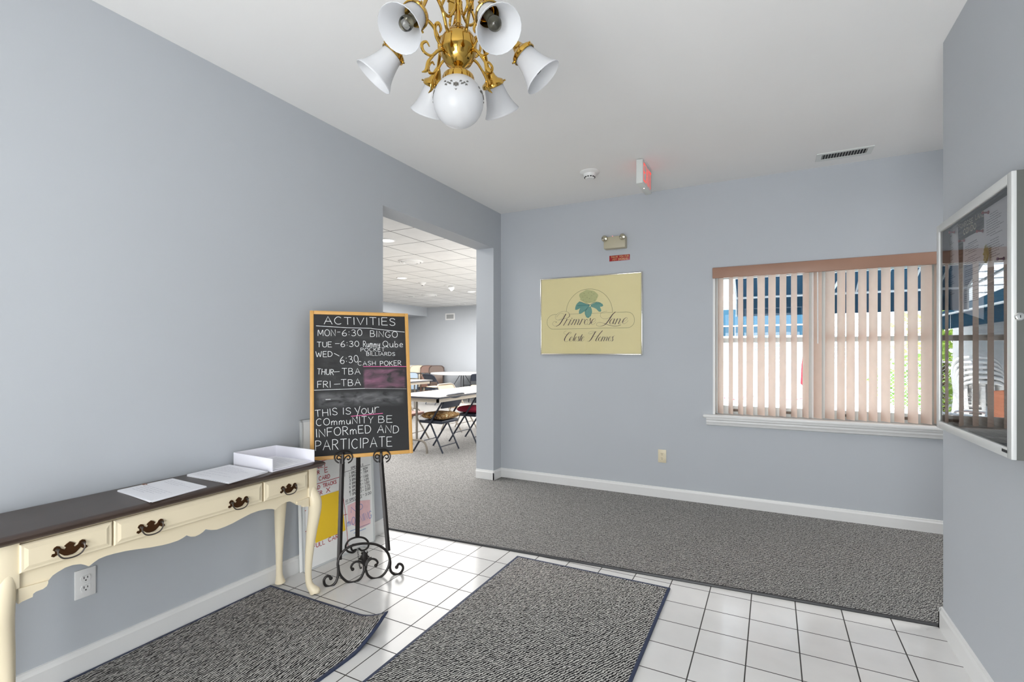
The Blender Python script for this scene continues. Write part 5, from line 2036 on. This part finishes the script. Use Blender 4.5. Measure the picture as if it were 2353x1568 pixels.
diffuser('round white air diffuser nearest the opening', -4.888, 6.078, .19)
diffuser('round white air diffuser farther along the hall ceiling', -7.33, 9.811, .19)
t = thing('hall_smoke_detector', 'small white smoke detector on the hall ceiling', 'smoke detector', (-6.16, 8.02, HZ))
m = MB()
m.lathe([(.075, 0), (.075, -.012), (.05, -.028), (.036, -.055), (.0001, -.058)], 24)
m.build('housing', WHITEP, t)
m = MB()
m.lathe([(.018, -.0575), (.014, -.066), (.0001, -.068)], 16)
m.build('sensor', mat('dark_sensor', (.08, .08, .08), .4), t)
t = thing('ceiling_spotlight', 'white adjustable spotlight on the hall ceiling', 'spotlight', (-5.93, 8.61, HZ))
m = MB()
m.lathe([(.095, 0), (.095, -.010), (.07, -.012), (.0001, -.012)], 24)
m.build('base_plate', WHITEP, t)
m = MB()
m.lathe([(.03, 0), (.045, .03), (.055, .08), (.056, .10), (.0001, .085)], 20, Matrix.Translation((.02, -.01, -.02)) @ Euler((0, R(125), 0)).to_matrix().to_4x4())
m.build('lamp_head', WHITEP, t)

# grille on the far wall
gx0, gx1, gz0, gz1 = -8.72, -8.385, 2.30, 2.498
t = thing('wall_vent', 'white framed air grille high on the far hall wall', 'vent', ((gx0 + gx1) / 2, 12.5, (gz0 + gz1) / 2))
a, b = (gx1 - gx0) / 2, (gz1 - gz0) / 2
m = MB()
for lo, hi in (((-a, -.014, -b), (-a + .035, 0, b)), ((a - .035, -.014, -b), (a, 0, b)), ((-a + .035, -.014, -b), (a - .035, 0, -b + .035)), ((-a + .035, -.014, b - .035), (a - .035, 0, b))):
    m.box(lo, hi)
m.build('grille_frame', WHITEP, t, smooth=False)
m = MB()
m.box((-a + .035, -.004, -b + .035), (a - .035, -.001, b - .035))
for k in range(12):
    z = -b + .04 + k * (2 * b - .08) / 11
    m.box((-a + .035, -.011, z - .0025), (a - .035, -.004, z + .0025))
m.build('louvres', mat('grey_louvre', (.45, .46, .46), .5), t, smooth=False)

# ================================================================== OUTDOORS (seen through the blind and mirrored in the notice case)
CONC = mat('pale_pool_deck', (.80, .79, .77), .85, var=.06, vscale=3)
SIDING = mat('white_siding', (.80, .81, .82), .6, var=.02)
AWN = thin_mat('navy_awning_cloth', (.035, .095, .15), .5, .7)
SEAM = thin_mat('pale_awning_seam', (.70, .72, .72), .5, .6)
FRAMEM = mat('awning_frame_tube', (.62, .66, .68), .4, metal=.3)
m = MB()
m.box((-2.56, 4.7, -.15), (12, 24, -.02))
struct('ground_patio', m, CONC)
m = MB()
m.box((1.1, 7.2, -.019), (6.5, 11.5, -.012))
o = m.build('pool_water', mat('pool_water', (.05, .42, .62), .06, var=.15, vscale=4), smooth=False)
o['kind'] = S


def siding_wall(name, x0, x1, z0, z1, label=None):
    """Clapboard wall in local x/z, front towards -y."""
    m = MB()
    n = int((z1 - z0) / .115)
    h = (z1 - z0) / n
    prof = []
    for k in range(n):
        prof += [(-.016, z0 + h * k), (-.003, z0 + h * (k + 1))]
    A = [m._v((x0, y, z)) for y, z in prof]
    B = [m._v((x1, y, z)) for y, z in prof]
    for i in range(len(prof) - 1):
        m._f((A[i], B[i], B[i + 1], A[i + 1]))
    m.box((x0, 0, z0), (x1, .1, z1))
    return m


# outer face of the hall wing, clad in white boards
m = siding_wall('wall_wing', 0, 7.8, -.02, 2.9)
o = m.build('wall_wing_cladding', SIDING, smooth=False)
put(o, (-2.555, 4.72, 0), R(90))
o['kind'] = S
m = siding_wall('wall_wing', 0, .75, -.02, 2.9)
m.box((0, .1, -.02), (.75, 1.2, 2.9))
o = m.build('wall_wing_return', SIDING, smooth=False)
put(o, (-2.55, 11.0, 0))
o['kind'] = S
# neighbouring house across the pool
hs = thing('pool_house', 'white clapboard house across the pool', 'house', (-1.2, 14.5, 0))
siding_wall('w', -1.4, 3.6, -.02, 3.3).build('wall', SIDING, hs, smooth=False)
for x in (1.25, 2.6):
    m = MB()
    m.box((x - .34, -.03, .95), (x + .34, .0, 1.95))
    w_ = m.build('window', mat('blue_grey_window', (.22, .34, .46), .2), hs, smooth=False)
    m = MB()
    for k in range(9):
        m.box((x - .34, -.036, 1.0 + k * .105), (x + .34, -.028, 1.03 + k * .105))
    m.build('shutter_slats', WHITEP, w_, smooth=False)
m = MB()
m.prism([(-1.7, 3.3), (3.9, 3.3), (3.4, 4.4), (-1.2, 4.4)], -.3, 1.5)
m.build('roof', mat('grey_shingles', (.25, .25, .26), .9, var=.15, vscale=20), hs, smooth=False)


def awning(label, loc, yaw, L, proj, ztop, zbar, drop, nrib):
    t = thing('awning', label, 'awning', loc, yaw)
    m = MB()
    n = nrib
    for lo, hi in (((-L / 2, 0, ztop), (L / 2, -proj, zbar)),):
        A = [m._v(p) for p in ((-L / 2, 0, ztop), (L / 2, 0, ztop), (L / 2, -proj, zbar), (-L / 2, -proj, zbar))]
        B = [m._v(p) for p in ((-L / 2, 0, ztop + .006), (L / 2, 0, ztop + .006), (L / 2, -proj, zbar + .006), (-L / 2, -proj, zbar + .006))]
        m._f(A)
        m._f(B[::-1])
        for i in range(4):
            m._f((A[i], A[(i + 1) % 4], B[(i + 1) % 4], B[i]))
    m.build('canopy', AWN, t, smooth=False)
    m = MB()
    m.box((-L / 2, -proj - .004, zbar - drop), (L / 2, -proj + .002, zbar - .012))
    m.build('valance', AWN, t, smooth=False)
    m = MB()
    for k in range(n + 1):
        x = -L / 2 + L * k / n
        m.box((x - .008, -proj - .007, zbar - drop), (x + .008, -proj + .004, zbar - .012))
    for k in range(n * 2 + 1):
        x = -L / 2 + L * k / (n * 2)
        m.tube([(x, 0, ztop - .006), (x, -proj, zbar - .006)], .009, 5)
    m.build('seams', SEAM, t, smooth=False)
    m = MB()
    m.tube([(-L / 2, -proj, zbar), (L / 2, -proj, zbar)], .018, 8)
    for x in (-L / 2, -L / 6, L / 6, L / 2):
        m.tube([(x, 0, ztop - .5), (x, -proj, zbar - .01)], .012, 6)
    m.build('frame_tube', FRAMEM, t)
    return t


awning('navy awning with pale seams just outside the lobby window', (1.0, 4.72, 0), R(180), 2.6, 1.22, 2.48, 1.895, .205, 6)
awning('navy awning with pale seams on the side wall of the hall', (-2.53, 9.1, 0), R(90), 4.6, 1.35, 2.55, 1.90, .23, 9)
awning('navy awning on the white house across the pool', (.1, 14.45, 0), 0, 2.4, 1.2, 2.45, 1.95, .24, 6)
# posts carrying the side awning
for y in (6.9, 11.2):
    m = MB()
    m.tube([(0, 0, -.02), (0, 0, 1.9)], .022, 10)
    o = m.build('awning_post', mat('teal_grey_post', (.30, .42, .46), .4), None)
    put(o, (-1.20, y, 0))
    tag(o, 'grey green post nearest the window under the side awning' if y < 8 else 'grey green post at the far end of the side awning', 'post')


# plants behind the fence
def bush(name, label, loc, rx, ry, rz, n, col, cat='shrub'):
    t = thing(name, label, cat, loc)
    m = MB()
    for i in range(n):
        while True:
            p = Vector((random.uniform(-1, 1), random.uniform(-1, 1), random.uniform(-1, 1)))
            if .35 < p.length < 1:
                break
        c = Vector((p.x * rx, p.y * ry, rz + p.z * rz))
        a = Vector((random.gauss(0, 1), random.gauss(0, 1), random.gauss(0, .6))).normalized()
        b = a.orthogonal().normalized()
        s = random.uniform(.05, .11)
        b = Matrix.Rotation(random.uniform(0, 6.28), 3, a) @ b
        m.face([c - a * s, c - b * s * .45 + a * s * .1, c + a * s, c + b * s * .45 + a * s * .1])
    m.build('foliage', thin_mat(col[0], col[1], .5, .5, .2), t, smooth=False)
    m = MB()
    m.tube([(0, 0, -.02), (.05, .02, rz)], [.05, .03], 8)
    m.build('trunk', mat('brown_bark', (.12, .08, .05), .9), t)
    return t


LG, MG = ('light_green_leaves', (.42, .58, .14)), ('mid_green_leaves', (.20, .38, .09))
bush('garden_tree', 'tall light green tree behind the fence at the left of the pool', (-3.6, 17.0, -.02), 1.5, 1.2, 1.9, 1500, LG, 'tree')
bush('garden_tree', 'tall light green tree behind the fence at the right of the pool', (4.2, 15.5, -.02), 1.5, 1.2, 1.8, 1500, LG, 'tree')
bush('garden_shrub', 'dense green shrub behind the fence at the middle of the pool', (2.9, 13.0, -.02), 1.0, .5, .65, 800, MG)
bush('garden_shrub', 'dense green shrub behind the fence near the right end', (4.8, 13.0, -.02), 1.0, .5, .7, 800, MG)
bush('garden_tree', 'light green tree beside the corner of the hall wing', (-2.0, 13.4, -.02), .65, .6, 1.15, 1100, LG, 'tree')
# chain-link fence
fn = thing('chain_link_fence', 'grey chain-link fence beyond the pool', 'fence', (2.0, 12.2, 0))
for x in (-4.2, -2.1, 0, 2.1, 4.2):
    m = MB()
    m.tube([(x, 0, -.02), (x, 0, 1.15)], .022, 8)
    m.build('fence_post', FRAMEM, fn)
m = MB()
m.tube([(-4.2, 0, 1.12), (4.2, 0, 1.12)], .016, 8)
m.build('top_rail', FRAMEM, fn)
m = MB()
k = -4.2
while k < 4.2 + 1.1:
    for s in (-1, 1):
        x0_, x1_ = k, k + s * 1.1
        if -4.3 < x0_ < 4.3 and -4.3 < x1_ < 4.3:
            m.tube([(x0_, 0, 0), (x1_, 0, 1.1)], .003, 3, cap=False)
    k += .075
m.build('wire_mesh', FRAMEM, fn, smooth=False)


# patio furniture
def patio_chair(name, label, col, cloth, loc, yaw, group=None):
    t = thing(name, label, 'chair', loc, yaw, group=group)
    for s in (-1, 1):
        m = MB()
        m.tube(catmull([(s * .27, .28, .0), (s * .27, .22, .38), (s * .27, .30, .88)], 5), .014, 8)
        m.tube(catmull([(s * .27, -.28, 0), (s * .27, -.27, .5), (s * .27, -.20, .60), (s * .27, .23, .60)], 5), .014, 8)
        m.build('side_frame', col, t)
    m = MB()
    n = 8
    pts = [(-.26, .40), (-.1, .385), (.1, .37), (.21, .40), (.25, .55), (.29, .75), (.31, .90)]
    A = [m._v((-.26, y, z)) for y, z in pts]
    B = [m._v((.26, y, z)) for y, z in pts]
    C = [m._v((-.26, y + .004, z - .008)) for y, z in pts]
    D = [m._v((.26, y + .004, z - .008)) for y, z in pts]
    for i in range(len(pts) - 1):
        m._f((A[i], B[i], B[i + 1], A[i + 1]))
        m._f((C[i], C[i + 1], D[i + 1], D[i]))
    m.build('sling', cloth, t)
    return t


def plastic_chair(label, loc, yaw, group):
    t = thing('stacking_chair', label, 'chair', loc, yaw, group=group)
    for sx in (-1, 1):
        for sy in (-1, 1):
            m = MB()
            m.tube([(sx * .26, sy * .24 - .03, 0), (sx * .22, sy * .20, .40)], [.022, .028], 8)
            m.build('leg', WHITEP, t)
        m = MB()
        m.tube(catmull([(sx * .25, -.22, .40), (sx * .28, -.24, .58), (sx * .28, -.05, .63), (sx * .27, .20, .62)], 5), .024, 8, flat=.5, up=(0, 0, 1))
        m.build('armrest', WHITEP, t)
    m = MB()
    m.chamfer_box((-.23, -.24, .39), (.23, .22, .42), .012)
    m.build('seat', WHITEP, t)
    m = MB()
    for k in range(5):
        x = -.18 + .09 * k
        m.tube(catmull([(x, .21, .42), (x * 1.05, .27, .62), (x * 1.05, .32, .84)], 4), .026, 6, flat=.35, up=(0, 1, 0))
    m.tube(catmull([(-.24, .20, .42), (-.25, .29, .72), (-.19, .34, .87), (0, .355, .90), (.19, .34, .87), (.25, .29, .72), (.24, .20, .42)], 6), .024, 8)
    m.build('backrest', WHITEP, t)
    return t


ORANGE = mat('orange_sling', (.75, .27, .14), .7)
GREYS = mat('grey_steel_frame', (.24, .27, .30), .4, metal=.3)
REDS = mat('red_sling', (.75, .05, .07), .6)
BLUES = mat('blue_grey_sling', (.28, .38, .46), .7)


base = Vector((-1.5, 9.6, -.02))
pc = plastic_chair('white plastic stacking chair, lowest of the stack by the hall wing', base, R(200), 'stacked white plastic chairs')
names = ['second', 'third', 'fourth', 'fifth', 'topmost']
for k in range(5):
    dup(pc, base + Vector((.012 * k, .03 * k, .07 * (k + 1))), R(200), 'white plastic stacking chair, %s %s the stack by the hall wing' % (names[k], 'from the bottom of' if k < 4 else 'of'))
oc = patio_chair('patio_chair', 'patio chair with orange sling on the deck by the hall wing', GREYS, ORANGE, (-.78, 7.6, -.02), R(128))
patio_chair('patio_chair', 'blue grey sling chair on the deck near the side awning post', GREYS, BLUES, (-.20, 8.7, -.02), R(-120))
patio_chair('patio_chair', 'red sling chair facing the pool', GREYS, REDS, (-.62, 11.2, -.02), R(100))
patio_chair('patio_chair', 'second red sling chair closer to the fence', GREYS, REDS, (.35, 11.5, -.02), R(75))
# closed red parasol
um = thing('parasol', 'closed red parasol standing beside the pool', 'parasol', (.62, 9.6, -.02))
m = MB()
m.tube([(0, 0, 0), (0, 0, 2.1)], .02, 8)
m.build('pole', WHITEP, um)
m = MB()
m.lathe([(.05, .72), (.11, .80), (.10, 1.1), (.07, 1.4), (.03, 1.62), (.001, 1.7)], 16, rib=.12, ribn=1)
m.build('canopy', thin_mat('red_parasol_cloth', (.75, .05, .08), .4, .7), um)
m = MB()
m.lathe([(.0001, 0), (.22, 0), (.22, .05), (.04, .08), (.03, .25)], 20)
m.build('base', WHITEP, um)
